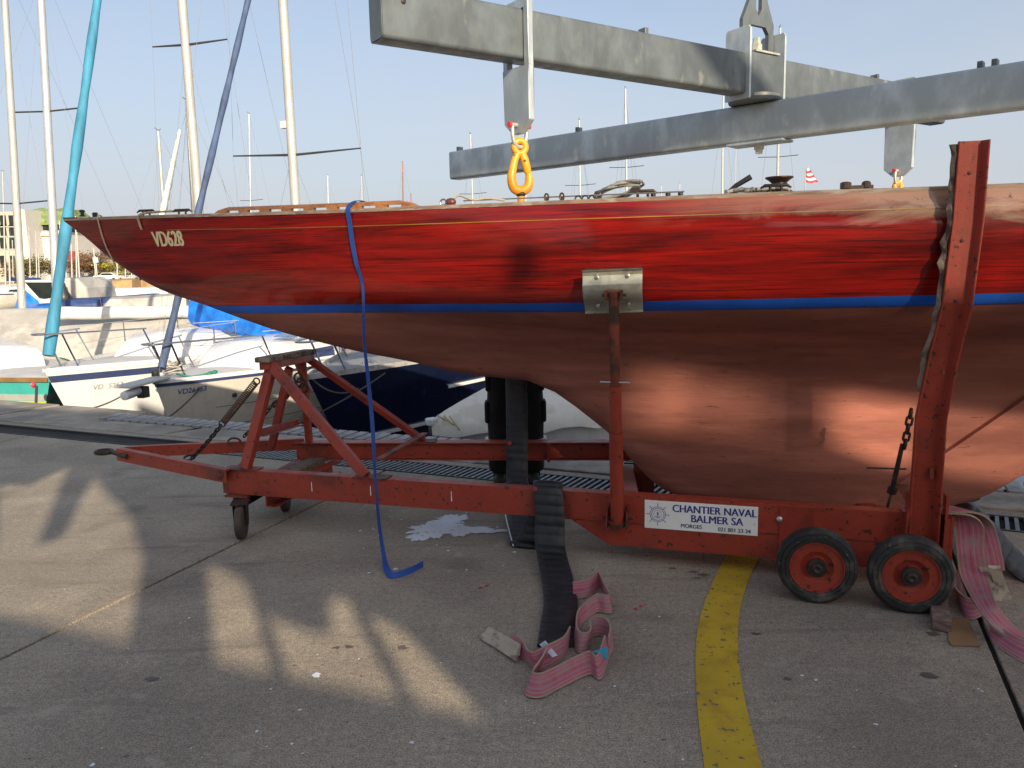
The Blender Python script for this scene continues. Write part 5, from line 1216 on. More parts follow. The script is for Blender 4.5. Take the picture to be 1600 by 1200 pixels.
# ================================================================== UNSEEN BUILDING behind the camera, wall shaped to cast the shade
def build_shade_building():
    S9 = Vector((0, -9, 0)); S0 = Vector((0, -5, 0))
    shift = LDIR * ((S0 - S9).dot(Q_N) / LDIR.dot(Q_N)); S0 = S9 + Vector((shift.x, shift.y, 0)); dz = shift.z
    Sh = empty('shade_building', 'unseen building behind the camera, its wall shaped to cast the shade and sun patches', 'building', S0)
    def sp(a, h): return S0 + E_DIR * a + Vector((0, 0, h + dz if h > 0 else 0))
    def part(name, pts, th=.03): return MB().plate([sp(a, h) for a, h in pts], th, -Q_N).build(name, 'shade_wall', Sh)
    part('wall', [(-3.5, 0), (1.5, 0), (1.5, 7.62), (-3.5, 7.62)])  # this and the walls below are pieces of the unseen shade wall
    part('wall', [(1.503, 0), (6.007, 0), (6.007, 5.53), (4.9, 5.51), (1.503, 5.48)])
    part('wall', [(6.01, 0), (13.2, 0), (13.2, 7.27), (6.01, 7.27)])
    part('shade_wall_lintel', [(6.01, 7.623), (13.2, 7.623), (13.2, 7.80), (10.4, 7.93), (9.6, 7.87), (9.2, 7.80), (8.0, 7.77), (6.01, 7.78)])
    part('wall', [(6.01, 7.273), (8.0, 7.273), (8.0, 7.62), (6.01, 7.62)])
    part('wall', [(9.21, 7.273), (9.86, 7.273), (9.62, 7.305), (9.40, 7.335), (9.28, 7.39), (9.21, 7.47)])
    part('wall', [(11.3, 7.273), (13.2, 7.273), (13.2, 7.62), (11.3, 7.62)])
    def shade_slats(a0, a1, hlo, hhi, cov, pitch=.042):      # slats added to let only part of the sun onto hull and keel
        a = a0
        while a < a1:
            c = cov(a)
            if c > .05: part('shade_slat', [(a, hlo), (a + pitch * min(c, .985), hlo), (a + pitch * min(c, .985), hhi), (a, hhi)], .003)
            a += pitch
    shade_slats(8.003, 9.20, 7.275, 7.62, lambda a: interp(a, [8, 8.2, 8.32, 8.5, 8.8, 9.0, 9.2], [.78, .55, .45, .68, .76, .88, .93])); shade_slats(9.96, 11.29, 7.275, 7.62, lambda a: .55)
    shade_slats(3.42, 6.0, 7.72, 7.785, lambda a: .97); shade_slats(3.42, 7.45, 7.79, 8.46, lambda a: interp(a, [3.4, 4.2, 5.0, 6.0, 6.8, 7.5], [.97, .92, .76, .48, .36, .42])); shade_slats(7.47, 9.4, 7.79, 8.46, lambda a: interp(a, [7.47, 8.2, 9.4], [.42, .56, .64])); shade_slats(9.41, 10.6, 7.87, 8.46, lambda a: .62); part('shade_plate', [(6.90, 7.785), (7.07, 7.785), (7.07, 7.96), (7.02, 7.97), (7.01, 8.0), (6.96, 8.0), (6.95, 7.97), (6.90, 7.96)], .002); shade_slats(9.225, 9.95, 7.34, 7.62, lambda a: interp(a, [9.2, 9.32, 9.5, 9.7], [.92, .70, .25, .08]))  # includes a small plate added to cast a dark spot on the topside
    part('parapet', [(1.503, 6.3), (2.56, 6.32), (2.9, 6.37), (3.18, 6.62), (3.51, 6.60), (3.7, 6.42), (4.02, 6.24), (4.17, 6.0), (4.25, 5.9), (4.66, 5.95), (4.78, 5.95), (4.96, 5.9), (5.0, 5.8), (5.13, 5.73), (5.34, 5.70), (5.42, 5.72), (5.48, 5.86), (5.6, 5.9), (5.69, 5.84), (5.88, 5.79), (5.94, 5.67), (6.007, 5.55), (6.007, 7.717), (3.9, 7.717), (3.36, 7.66), (1.503, 7.62)])  # upper part of the unseen shade wall
    part('post', [(4.22, 5.52), (4.70, 5.52), (4.68, 5.94), (4.22, 5.92)])
    part('post', [(5.03, 5.52), (5.09, 5.52), (5.05, 5.77), (4.99, 5.8)])
    part('post', [(5.64, 5.54), (5.70, 5.54), (5.69, 5.83), (5.62, 5.86)])
    part('beam_end', [(3.20, 6.60), (3.34, 5.89), (3.50, 5.96), (3.52, 6.58)])
    part('beam_end', [(2.42, 6.31), (2.98, 5.72), (3.02, 5.78), (2.56, 6.33)])
    rz = 5.1 + dz
    # boom and column added to keep the sun off the lower spreader beam
    Cr = empty('shade_boom', 'added boom on a column behind the camera, shading the lower spreader beam', 'crane', S0 + E_DIR * 12.0 + Q_N * .6)
    def cast(p):                              # where the light that reaches p crosses the boom's plane
        pl0 = S0 + Q_N * .6; return p - LDIR * ((p - pl0).dot(Q_N) / LDIR.dot(Q_N))
    b0, b1_ = cast(Vector((-.62, 7.64, 2.53))), cast(Vector((3.4, 3.97, 2.53))); bd_ = (b1_ - b0).normalized(); b1_ = b0 + bd_ * 5.2; foot = Vector((b1_.x, b1_.y, 0))
    MB().prism(rect(.36, .36), foot, b1_ + Vector((0, 0, .3)), up=E_DIR).build('shade_boom_column', 'galv', Cr)
    MB().prism(rect(.03, .33), b0 - bd_ * .3, b1_).build('boom', 'galv', Cr)
    MB().plate([S0 + E_DIR * a - Q_N * d + Vector((0, 0, rz)) for a, d in ((-3.5, .21), (13.2, .21), (13.2, 8), (-3.5, 8))], .12, (0, 0, 1)).build('roof', 'roof_dark', Sh)  # roof of the unseen shade building
    for a in (-3.5, 13.0): MB().plate([S0 + E_DIR * a - Q_N * d for d in (.21, 8)] + [S0 + E_DIR * a - Q_N * d + Vector((0, 0, rz)) for d in (8, .21)], .2, E_DIR).build('shade_end_wall', 'shade_wall', Sh)
    for a in (-2.5, 2., 6.8, 10.):
        MB().plate([S0 + E_DIR * x + Q_N * .004 + Vector((0, 0, h)) for x, h in ((a, .02), (a + 2.6, .02), (a + 2.6, 2.6), (a, 2.6))], .05, Q_N).build('shade_wall_door', 'facade_grey', Sh)
build_shade_building()

# ================================================================== MOORED BOATS
WATER = -.85
class Hull:
    def __init__(s, L, B, zb, zm, zs, rake=.6, fine=.5, full=.62):
        s.L, s.B, s.zb, s.zm, s.zs, s.rake, s.fine, s.full = L, B, zb, zm, zs, rake, fine, full
        s.low = WATER - .35
    def deck(s, q): return interp(q, [0, .5, 1], [s.zb, s.zm, s.zs])
    def pt(s, q, t, side=1, off=0.):
        """q 0 stem..1 stern, t 0 keel..1 deck"""
        x0 = s.rake * (1 - t); x = x0 + q * (s.L - x0); e = min(1, q / s.fine); g = (1 - (1 - e) ** 1.9)
        aft = 1 - .30 * max(0, (q - .55) / .45) ** 2
        fl = s.full + (1 - s.full) * t ** .75; fl = fl * min(1, t * 3 + .15)
        return Vector((x, side * (s.B / 2 * g * aft * fl + off), s.low + (s.deck(q) - s.low) * t))
    def near(s, x, z, side=-1, off=.006):   # point on the skin at length x, height z
        q = .1
        for _ in range(12):
            t = (z - s.low) / (s.deck(q) - s.low); x0 = s.rake * (1 - t); q = max(0, (x - x0) / (s.L - x0))
        t = (z - s.low) / (s.deck(q) - s.low); return s.pt(q, t, side, off)

def tubes(mb, segs, r, n=6):
    for a in segs: mb.tube(a, r, n)

def hull_mesh(root, H, m, deckm='gel_deck', nq=26, nt=9, toe=True, name='hull'):
    mb = MB()
    for sd_ in (1, -1): mb.grid([[H.pt(i / nq, k / nt, sd_) for k in range(nt + 1)] for i in range(nq + 1)])
    mb.grid([[H.pt(1, k / nt, 1), H.pt(1, k / nt, -1)] for k in range(nt + 1)])
    h = mb.build(name, m, root, world=False, smooth=40)
    mb = MB(); mb.grid([[H.pt(i / nq, 1, 1).lerp(H.pt(i / nq, 1, -1), k / 6) + Vector((0, 0, .05 * (1 - (k / 3 - 1) ** 2) - .012)) for k in range(7)] for i in range(nq + 1)])
    mb.build('deck', deckm, root, world=False, smooth=40)
    if toe:
        mb = MB()
        for sd_ in (1, -1): mb.grid([[H.pt(i / nq, 1, sd_, .004) + Vector((0, 0, -.02)), H.pt(i / nq, 1, sd_, .006) + Vector((0, 0, .04)), H.pt(i / nq, 1, sd_, -.03) + Vector((0, 0, .04)), H.pt(i / nq, 1, sd_, -.035) + Vector((0, 0, -.012))] for i in range(nq + 1)])
        mb.build('toe_rail', 'gelcoat' if m != 'navy_hull' else 'plank_grey', root, world=False, smooth=30)
    return h
def band(root, H, z0f, z1f, m, q0=0., q1=1., name='stripe', off=.004, n=26):
    """stripe on the topsides, given as depths below the deck edge"""
    mb = MB()
    for sd_ in (1, -1):
        rows = []
        for i in range(n + 1):
            q = q0 + (q1 - q0) * i / n; D = H.deck(q) - H.low
            ta, tb = 1 - z0f / D, 1 - z1f / D; rows.append([H.pt(q, ta, sd_, -.004), H.pt(q, ta, sd_, off), H.pt(q, (ta + tb) / 2, sd_, off), H.pt(q, tb, sd_, off), H.pt(q, tb, sd_, -.004)])
        mb.grid(rows)
    return mb.build(name, m, root, world=False, smooth=30)
def cabin(root, H, q0, q1, h, wf=.62, m='gelcoat', win=True, slope=.12, name='cabin', winm='window_dark'):
    L = H.L; x0, x1 = q0 * L, q1 * L; N_ = 14; rows = []
    for i in range(N_ + 1):
        f = i / N_; x = x0 + (x1 - x0) * f; q = x / L; w_ = abs(H.pt(q, 1).y) * wf; z = H.deck(q); hh = h * min(1, f / slope) ** .8 if f < slope else h * (1 + .12 * (f - slope))
        if i == N_: hh = h * 1.08
        rows.append([Vector((x, -w_, z - .02)), Vector((x, -w_ * .93, z + hh * .8)), Vector((x, -w_ * .8, z + hh)), Vector((x, 0, z + hh * 1.12)), Vector((x, w_ * .8, z + hh)), Vector((x, w_ * .93, z + hh * .8)), Vector((x, w_, z - .02))])
    mb = MB(); mb.grid(rows); mb.add(rows[-1], [tuple(range(7))]); mb.add(rows[0], [tuple(range(7))]); c = mb.build(name, m, root, world=False, smooth=35)
    if win:
        for sd_ in (0, 6):
            for a, b in ((.22, .50), (.56, .84)):
                ia, ib = a * N_, b * N_; P = []
                for f, v in ((a, .25), (b, .22), (b, .72), (a + .05, .70)):
                    i = f * N_; k = int(i); r0 = rows[k][sd_].lerp(rows[min(k + 1, N_)][sd_], i - k); r1 = rows[k][1 if sd_ == 0 else 5].lerp(rows[min(k + 1, N_)][1 if sd_ == 0 else 5], i - k)
                    P.append(r0.lerp(r1, v) + Vector((0, -.006 if sd_ == 0 else .006, 0)))
                MB().plate(P, .008, (0, -1 if sd_ == 0 else 1, 0)).build('window', winm, c, world=False)
    return c
def pulpit(root, H, m='stainless', qa=.02, qb=.16, h=.55):
    mb = MB(); r = .013
    bl = [H.pt(q, 1, -1, -.06) for q in (qb, qa * 2.2)]; br = [H.pt(q, 1, 1, -.06) for q in (qb, qa * 2.2)]
    up = Vector((0, 0, h)); tipc = H.pt(0, 1) + Vector((-.05, 0, h)); 
    top = smoothpath([bl[0] + up + Vector((.05, 0, 0)), bl[1] + up + Vector((-.1, -.02, 0)), tipc + Vector((0, -.10, 0)), tipc + Vector((0, .10, 0)), br[1] + up + Vector((-.1, .02, 0)), br[0] + up + Vector((.05, 0, 0))], 6)
    mb.tube(top, r, 7)
    for b in (bl, br): 
        mb.tube([b[0] + Vector((.28, 0, 0)), b[0] + up + Vector((-.02, 0, 0))], r, 7); mb.tube([b[1] + Vector((.1, 0, 0)), b[1] + up + Vector((-.14, 0, 0))], r, 7)
    mb.build('pulpit', m, root, world=False, smooth=50)
    return bl, br
def lifelines(root, H, q0=.16, q1=.95, n=4, h=.56):
    for sd_ in (-1, 1):
        posts = []
        for k in range(n + 1):
            b = H.pt(q0 + (q1 - q0) * k / n, 1, sd_, -.06); posts.append(b)
            if k: MB().tube([b, b + Vector((0, 0, h))], .012, 6).build('stanchion', 'stainless', root, world=False)
        mb = MB()
        for f in (1., .52): mb.tube([p + Vector((0, 0, h * f)) for p in posts], .0045, 5)
        mb.build('lifeline', 'lifeline', root, world=False)
def rig(root, H, mq, mz, Ht, r=.07, m='alu_mast', tilt=(0, 0), spread=(.42, .72), sw=.9, wires=True, boom=None, wr=.0032, spread_m='alu_grey', bow_q=.01):
    """mast at mq with shrouds and stays; local frame"""
    b = Vector((mq * H.L, 0, mz)); top = b + Vector((tilt[0] * Ht, tilt[1] * Ht, Ht)); N_ = 10
    mast = MB().tube([b.lerp(top, k / N_) for k in range(N_ + 1)], [r * (1 - .35 * (k / N_) ** 3) for k in range(N_ + 1)], 12).build('mast', m, root, world=False, smooth=50)
    tips = []
    for f in spread:
        c = b.lerp(top, f); w_ = sw * (1.15 - .5 * f)
        for sd_ in (-1, 1):
            p = c + Vector((.12, sd_ * w_, .06)); MB().tube([c, p], [r * .30, r * .16], 7).build('spreader', spread_m, root, world=False)
            tips.append((sd_, p))
    if wires:
        mb = MB()
        for sd_ in (-1, 1):
            ch = H.pt(min(.9, mq + .03), 1, sd_, -.12); tp = [p for s_, p in tips if s_ == sd_]
            path = [ch] + tp + [top]; mb.tube(path, wr, 4)
            if tp: mb.tube([ch + Vector((-.2, 0, 0)), b.lerp(top, spread[0])], wr, 4)
        mb.tube([H.pt(1, 1) * 1 + Vector((0, -H.pt(1, 1).y, 0)), top], wr, 4)
        mb.tube([Vector((bow_q * H.L, 0, H.deck(0) + .05)), b.lerp(top, .97)], wr, 4)
        mb.build('stays', 'wire', root, world=False)
    return b, top
def furled(root, a, b, r0, r1, m, n=28):
    mb = MB(); rr = random.Random(3); P = []
    for k in range(n + 1):
        t = k / n; P.append(a.lerp(b, t))
    mb.tube(P, [(r0 + (r1 - r0) * k / n) * (1 + .12 * sin(k * 1.9) + .06 * rr.random()) for k in range(n + 1)], 9)
    return mb.build('furled_sail', m, root, world=False, smooth=60)
def lettering(root, H, body, size, x, z, m, side=-1, xs=1.):
    vs_, fs_ = text_mesh(body, size, size * .012, xs)
    mb = MB(); mb.add([H.near(x + a, z + b, side, .008) for a, b in vs_], fs_); mb.build('registration', m, root, world=False)
def boat_root(label, bow, hd, cat='sailboat', name='moored_sailboat', group='boats moored in the harbour'):
    hd = Vector(hd).normalized(); return empty(name, label, cat, (bow[0], bow[1], 0), atan2(hd.y, hd.x), group)
def loc_of(root, p): return wmat(root).inverted() @ Vector(p)

def near_boats():
    hd = (.25, .97)
    # --- white boat with navy band, VD 5263
    H = Hull(8.2, 2.6, .29, .20, .22, .75, .5); r = boat_root('white sailboat with navy band and VD 5263 lettering moored second from the left', (-6.52, 11.0), hd)
    hull_mesh(r, H, 'gelcoat'); band(r, H, .075, .175, 'navy_trim'); cabin(r, H, .24, .66, .36, .66)
    pulpit(r, H, h=.52); lifelines(r, H, n=4); lettering(r, H, 'VD  5263', .10, .78, -.03, 'plank_grey')
    b, top = rig(r, H, .46, .5, 12.6, .078, spread=(.40, .70), sw=.8, spread_m='mast_black', wires=True)
    furled(r, Vector((.10, 0, .50)), b.lerp(top, .93), .078, .036, 'sail_cyan')
    # cover over the swung boom
    p0, p1 = loc_of(r, at(300, 488, 14.4)), loc_of(r, at(478, 536, 12.9)); mb = MB(); rows = []
    for k in range(13):
        t = k / 12; c = p0.lerp(p1, t); h = .44 * (1 - .5 * t); d = .10 + .02 * sin(k * 2)
        dy = (p1 - p0).cross(Vector((0, 0, 1))).normalized() * d
        rows.append([c + Vector((0, 0, h * .55)), c + dy * .6 + Vector((0, 0, h * .35)), c + dy + Vector((0, 0, -h * .25)), c + dy * .3 + Vector((0, 0, -h * .5 - .02 * sin(k * 2.3))), c - dy * .3 + Vector((0, 0, -h * .5)), c - dy + Vector((0, 0, -h * .2)), c - dy * .6 + Vector((0, 0, h * .35))])
    mb.grid(rows, closed=True); mb.add(rows[0], [tuple(range(7))]); mb.add(rows[-1], [tuple(range(7))]); bc = mb.build('boom_cover', 'tarp_blue', r, world=False, smooth=50)
    MB().lathe([(-.03, .0), (-.02, .03), (.0, .045), (.02, .03), (.03, 0)], loc_of(r, at(52, 601, 10.9)), (0, 1, 0), 10).build('bow_fender', 'buoy_red', r, world=False, smooth=50)
    # dial pod at the mast foot
    pd = loc_of(r, at(293, 533, 13.4)); MB().box(pd, (.12, .34, .18)).build('instrument_pod', 'gelcoat', r, world=False, bevel=.03)
    for dx in (-8, 6): MB().lathe([(0, .042), (.02, .042), (.025, 0)], at(293 + dx, 531, 13.28), (0, -1, 0), 14).build('dial', 'mast_black', r)
    # --- VD26453
    H = Hull(7.6, 2.55, .24, .18, .2, .55, .52); r = boat_root('cream sailboat with VD26453 lettering and pulpit, its bow nearest the quay', (-4.50, 9.9), hd)
    hull_mesh(r, H, 'gel_cream'); band(r, H, .01, .05, 'navy_trim', name='rubbing_band', off=.012)
    for d in (.42, .70): band(r, H, d, d + .008, 'rope_dark', q0=.08, name='seam', off=.003)
    cabin(r, H, .20, .66, .34, .68, winm='navy_trim'); pulpit(r, H, h=.50, qb=.19); lifelines(r, H, q0=.19, n=4); lettering(r, H, 'VD26453', .095, .43, .09, 'sign_blue', xs=.95)
    MB().prism(rect(.36, .012), Vector((2.25, -.55, .62)), Vector((2.65, -.52, .66))).build('hatch', 'window_blue', r, world=False)
    MB().lathe([(-.02, .0), (-.02, .03), (.02, .03), (.02, 0)], H.near(.98, -.06, -1, .01), (0, 1, 0), 10).build('hull_outlet', 'mast_black', r, world=False)
    b, top = rig(r, H, .50, .5, 12.2, .075, spread=(.245, .7), sw=1.15, spread_m='mast_black')
    MB().box(b.lerp(top, .285) + Vector((0, .08, 0)), (.10, .16, .11)).build('radar_reflector', 'pale_grey', r, world=False)
    furled(r, Vector((.15, 0, .42)), b.lerp(top, .585), .048, .040, 'sail_navy')
    # bowsprit platform and anchor gear
    MB().prism(rect(.26, .03), Vector((.15, 0, .30)), Vector((-.55, .02, .28))).build('bow_platform', 'gel_deck', r, world=False, bevel=.008)
    MB().lathe([(-.16, .03), (-.15, .055), (.12, .06), (.15, .03)], Vector((-.42, .0, .19)), (1, .1, .08), 10).build('anchor_roll', 'gelcoat', r, world=False, smooth=50)
    MB().box(Vector((-.22, 0, .17)), (.12, .10, .14)).build('anchor_shank', 'rope_dark', r, world=False, bevel=.01)
    MB().lathe([(0, .05), (.1, .05), (.12, .02)], Vector((.18, .12, .28)), (0, 0, 1), 10).build('windlass', 'mast_black', r, world=False)
    mb = MB(); rr = random.Random(8)
    for k in range(5): mb.tube([Vector((.32 + .10 * cos(t + k), -.05 + .10 * sin(t), .33 + .035 * k + .02 * sin(2 * t))) for t in [i * pi / 6 for i in range(12)]], .012, 5, closed=True)
    mb.build('rope_heap', 'rope_grey', r, world=False)
    MB().tube(smoothpath([Vector((.3, -.1, .32)), Vector((.45, -.22, .27)), H.pt(.085, 1, -1, -.03) + Vector((0, 0, .06))], 5), .014, 6).build('cleated_rope', 'rope_green', r, world=False, smooth=60)
    MB().lathe([(-.08, .015), (-.04, .032), (.0, .022), (.04, .034), (.08, .015)], H.pt(.09, 1, -1, -.03) + Vector((0, 0, .06)), (1, -.3, .1), 8).build('rope_turns', 'rope_green', r, world=False)
    # mooring lines to the quay
    def line(px0, px1, m, sag=.08, rad=.011, label='', Y=None):
        a, b_ = px0, px1; P = [a.lerp(b_, k / 10) - Vector((0, 0, sag * 4 * (k / 10) * (1 - k / 10))) for k in range(11)]
        MB().tube(P, rad, 6).build('mooring_line', m, smooth=60, label=label, cat='rope', group='mooring lines to the quay')
    line(at(322, 596, 10.6), at(262, 653, 9.1), 'rope_dark', .03, label='dark mooring line from the green cleat rope of the VD26453 boat to the quay')
    line(at(188, 620, 10.4), at(125, 641, 9.9), 'rope_dark', .03, .010, label='dark mooring line below the anchor platform running left to the quay edge')
    line(at(488, 593, 9.0), at(560, 607, 8.9), 'rope_dark', .10, .010, label='slack dark line hanging across the navy hull near its bow')
    line(at(602, 583, 9.0), at(450, 668, 8.6), 'rope_dark', .04, .010, label='dark mooring line from the navy boat crossing down to the quay by the trestle')
    line(at(57, 604, 10.9), at(56, 636, 10.1), 'rope_dark', .01, .018, label='dark chain hanging from the bow of the VD 5263 boat to the quay')
    # --- navy boat
    hd2 = (.42, .91); H = Hull(9.5, 3.0, .40, .52, .55, .95, .55); r = boat_root('navy blue sailboat with grey teak deck moored behind the trailer trestle', (-2.33, 8.95), hd2)
    hull_mesh(r, H, 'navy_hull', 'grey_teak'); cabin(r, H, .20, .62, .42, .66, slope=.35); pulpit(r, H, h=.42, qb=.13); lifelines(r, H, q0=.13, n=4)
    for dz, q0 in ((.38, .18), (.83, .05)):
        band(r, H, dz, dz + .045, 'gelcoat', q0=q0, q1=.9, name='rubbing_strake', off=.028)
    MB().tube(smoothpath([Vector((.75, -.25, .44)), Vector((.9, -.2, .52)), Vector((1.05, -.25, .44))], 4), .02, 7).build('deck_cleat', 'stainless', r, world=False)
    MB().box(Vector((1.5, -.62, .47)), (.42, .05, .05)).build('fairlead', 'stainless', r, world=False, bevel=.01)
    # --- small boat under a white cover
    hd3 = (.80, .60); bw = at(672, 664, 8.15); H = Hull(4.6, 1.9, -.02, .0, .02, .45, .45); r = boat_root('small white dinghy under a lashed white cover behind the legs of the person', (bw.x, bw.y), hd3, 'dinghy', 'covered_dinghy')
    hull_mesh(r, H, 'gelcoat', toe=False); band(r, H, .62, .65, 'buoy_red', q0=.5, q1=1., off=.01); band(r, H, .655, .85, 'mast_black', q0=.5, q1=1., off=.006)
    mb = MB(); rows = []
    for i in range(25):
        q = i / 24; x = H.L * q; w_ = abs(H.pt(q, 1).y) + .035; rz = .05 + .62 * min(1, q / .42) ** .85 - .28 * max(0, (q - .42) / .58) ** 1.5
        zz = H.deck(q); rows.append([Vector((x, sd_ * w_ * f, zz + (rz * (1 - f) ** .9 if f < 1 else -.10 - .03 * sin(i * 1.7))) ) for sd_, f in ((-1, 1), (-1, .97), (-1, .72), (-1, .4), (-1, .12), (1, 0), (1, .12), (1, .4), (1, .72), (1, .97), (1, 1))])
    mb.grid(rows); mb.build('cover', 'cover_white', r, world=False, smooth=60)
    mb = MB(); rr = random.Random(6)
    for k in range(9): mb.tube([Vector((.06 + .10 * rr.random(), -.16 + .02 * k, .04 + .06 * rr.random())), Vector((.20 + .06 * rr.random(), -.22 + .03 * k, -.08 + .05 * rr.random()))], .008, 5)
    mb.build('lashing', 'rope_tan', r, world=False)
    MB().box(Vector((.02, 0, .02)), (.12, .10, .08)).build('bow_fitting', 'gelcoat', r, world=False, bevel=.02)
    # --- teal boat at the left edge
    hd4 = (-.70, .71); bw = at(78, 592, 11.5); H = Hull(7.5, 2.3, .12, .04, .10, 1.1, .5); r = boat_root('turquoise hulled boat with teak rubbing rail at the left edge', (bw.x, bw.y), hd4)
    hull_mesh(r, H, 'teal_hull', 'gel_deck', toe=False); band(r, H, -.02, .05, 'teak_brown', name='rubbing_rail', off=.03); band(r, H, .26, .36, 'pale_grey', off=.006); band(r, H, .37, .40, 'lime', off=.007); band(r, H, .86, .92, 'gel_cream', off=.007)
    cabin(r, H, .3, .7, .35, .6)
near_boats()

def covered_boat():
    bw = at(-60, 560, 16.2); r = boat_root('large boat under a beige winter cover with white roll along its ridge', (bw.x - .8, bw.y), (1, .06), 'covered boat', 'covered_boat')
    H = Hull(7.4, 2.6, -.1, -.12, -.1, .6, .4); hull_mesh(r, H, 'pale_grey', toe=False)
    mb = MB(); rows = []; rr = random.Random(1)
    for i in range(37):
        q = i / 36; x = -.1 + (H.L + .1) * q; w_ = abs(H.pt(min(1, max(.03, q)), 1).y) + .10; rz = .98 - .12 * q if q > .04 else .7
        sagz = .05 * abs(sin(i * pi / 6)); zl = -.20 + .38 * max(0, q - .38) + .05 * sin(i * .9)
        rows.append([Vector((x, -w_ * 1.0, zl + .05)), Vector((x, -w_ * .96 - .03 * sin(i * 1.3), zl + .30)), Vector((x, -w_ * .66, .45 - sagz)), Vector((x, -.18, rz - .03)), Vector((x, 0, rz)), Vector((x, .18, rz - .03)), Vector((x, w_ * .66, .45 - sagz)), Vector((x, w_, .1)), Vector((x, w_, -.2))])
    mb.grid(rows); mb.add(rows[0], [tuple(range(9))]); mb.add(rows[-1], [tuple(range(9))]); mb.build('cover', 'tarp_grey', r, world=False, smooth=60)
    a, b = loc_of(r, at(84, 490, 15.4)), loc_of(r, at(345, 486, 16.2))
    mb = MB(); P = [a.lerp(b, k / 12) for k in range(13)]
    rows = [[p + Vector((0, .13 * cos(t), .125 * sin(t) + .01 * sin(k * 1.7))) for t in [i * pi / 6 for i in range(12)]] for k, p in enumerate(P)]
    mb.grid(rows, closed=True); mb.add(rows[0], [tuple(range(12))]); mb.add(rows[-1], [tuple(range(12))]); mb.build('rolled_awning', 'tarp_white', r, world=False, smooth=60)
    # pale open boat with timber trim in front of it
    bw = at(86, 552, 13.3); r = boat_root('cream open boat with orange timber trim between the covered boat and VD 5263', (bw.x, bw.y), (.88, .47), 'boat', 'open_boat')
    H = Hull(5.6, 2.0, .02, .18, .24, .5, .45); hull_mesh(r, H, 'gel_cream', toe=False); band(r, H, .02, .06, 'teak_orange', name='rubbing_rail', off=.03); band(r, H, .34, .48, 'window_dark', q0=.2, off=.006)
    cabin(r, H, .25, .62, .20, .7, m='gel_cream', win=False)
    mb = MB(); mb.prism(rect(.03, .05), Vector((1.4, -.6, .33)), Vector((3.3, -.62, .42))); mb.build('grab_rail', 'teak_orange', r, world=False)
covered_boat()

def motor_yacht():
    bw = at(250, 470, 27); r = boat_root('white motor cruiser with dark windscreen and pale canopy in the left background', (bw.x - 2.6, bw.y + 1.5), (-.97, .25), 'motor boat', 'motor_cruiser')
    H = Hull(7.6, 2.8, .35, .3, .3, 1.0, .4); hull_mesh(r, H, 'gelcoat', toe=False)
    # raked superstructure
    def w3(x, y, Y): return loc_of(r, at(x, y, Y))
    cx = lambda px: w3(px, 470, 25.5).x
    pf, pr_ = [(103, 438), (30, 438), (38, 452), (60, 470), (70, 492), (102, 492)], None
    a = [w3(x, y, 25.2) for x, y in pf]; b = [p + Vector((0, 2.0 if a[0].y < 0 else -2.0, 0)) for p in a]
    n = len(a); mb = MB(); mb.add(a + b, [tuple(range(n)), tuple(range(n, 2 * n))[::-1]] + [(i, (i + 1) % n, n + (i + 1) % n, n + i) for i in range(n)]); sup = mb.build('superstructure', 'gelcoat', r, world=False)
    q = [w3(x, y, 25.15) for x, y in ((94, 441), (40, 441), (62, 465), (70, 466), (97, 462))]
    MB().plate(q, .03, (0, 1 if a[0].y > 0 else -1, 0)).build('windscreen', 'window_dark', sup, world=False)
    pts = [(95, 434), (118, 434), (134, 450), (138, 470), (140, 477), (98, 477)]
    a = [w3(x, y, 24.9) for x, y in pts]; b = [p + (loc_of(r, (0, 1.9, 0)) - loc_of(r, (0, 0, 0))) for p in a]; n = len(a)
    mb = MB(); mb.add(a + b, [tuple(range(n)), tuple(range(n, 2 * n))[::-1]] + [(i, (i + 1) % n, n + (i + 1) % n, n + i) for i in range(n)]); mb.build('canopy', 'tarp_grey', r, world=False, bevel=.08)
    MB().lathe([(0, .16), (.12, .22), (.25, .2), (.42, .10), (.62, .07)], at(101, 474, 24.5), (0, 0, 1), 10).build('outboard_engine', 'mast_black', r, smooth=40)
motor_yacht()

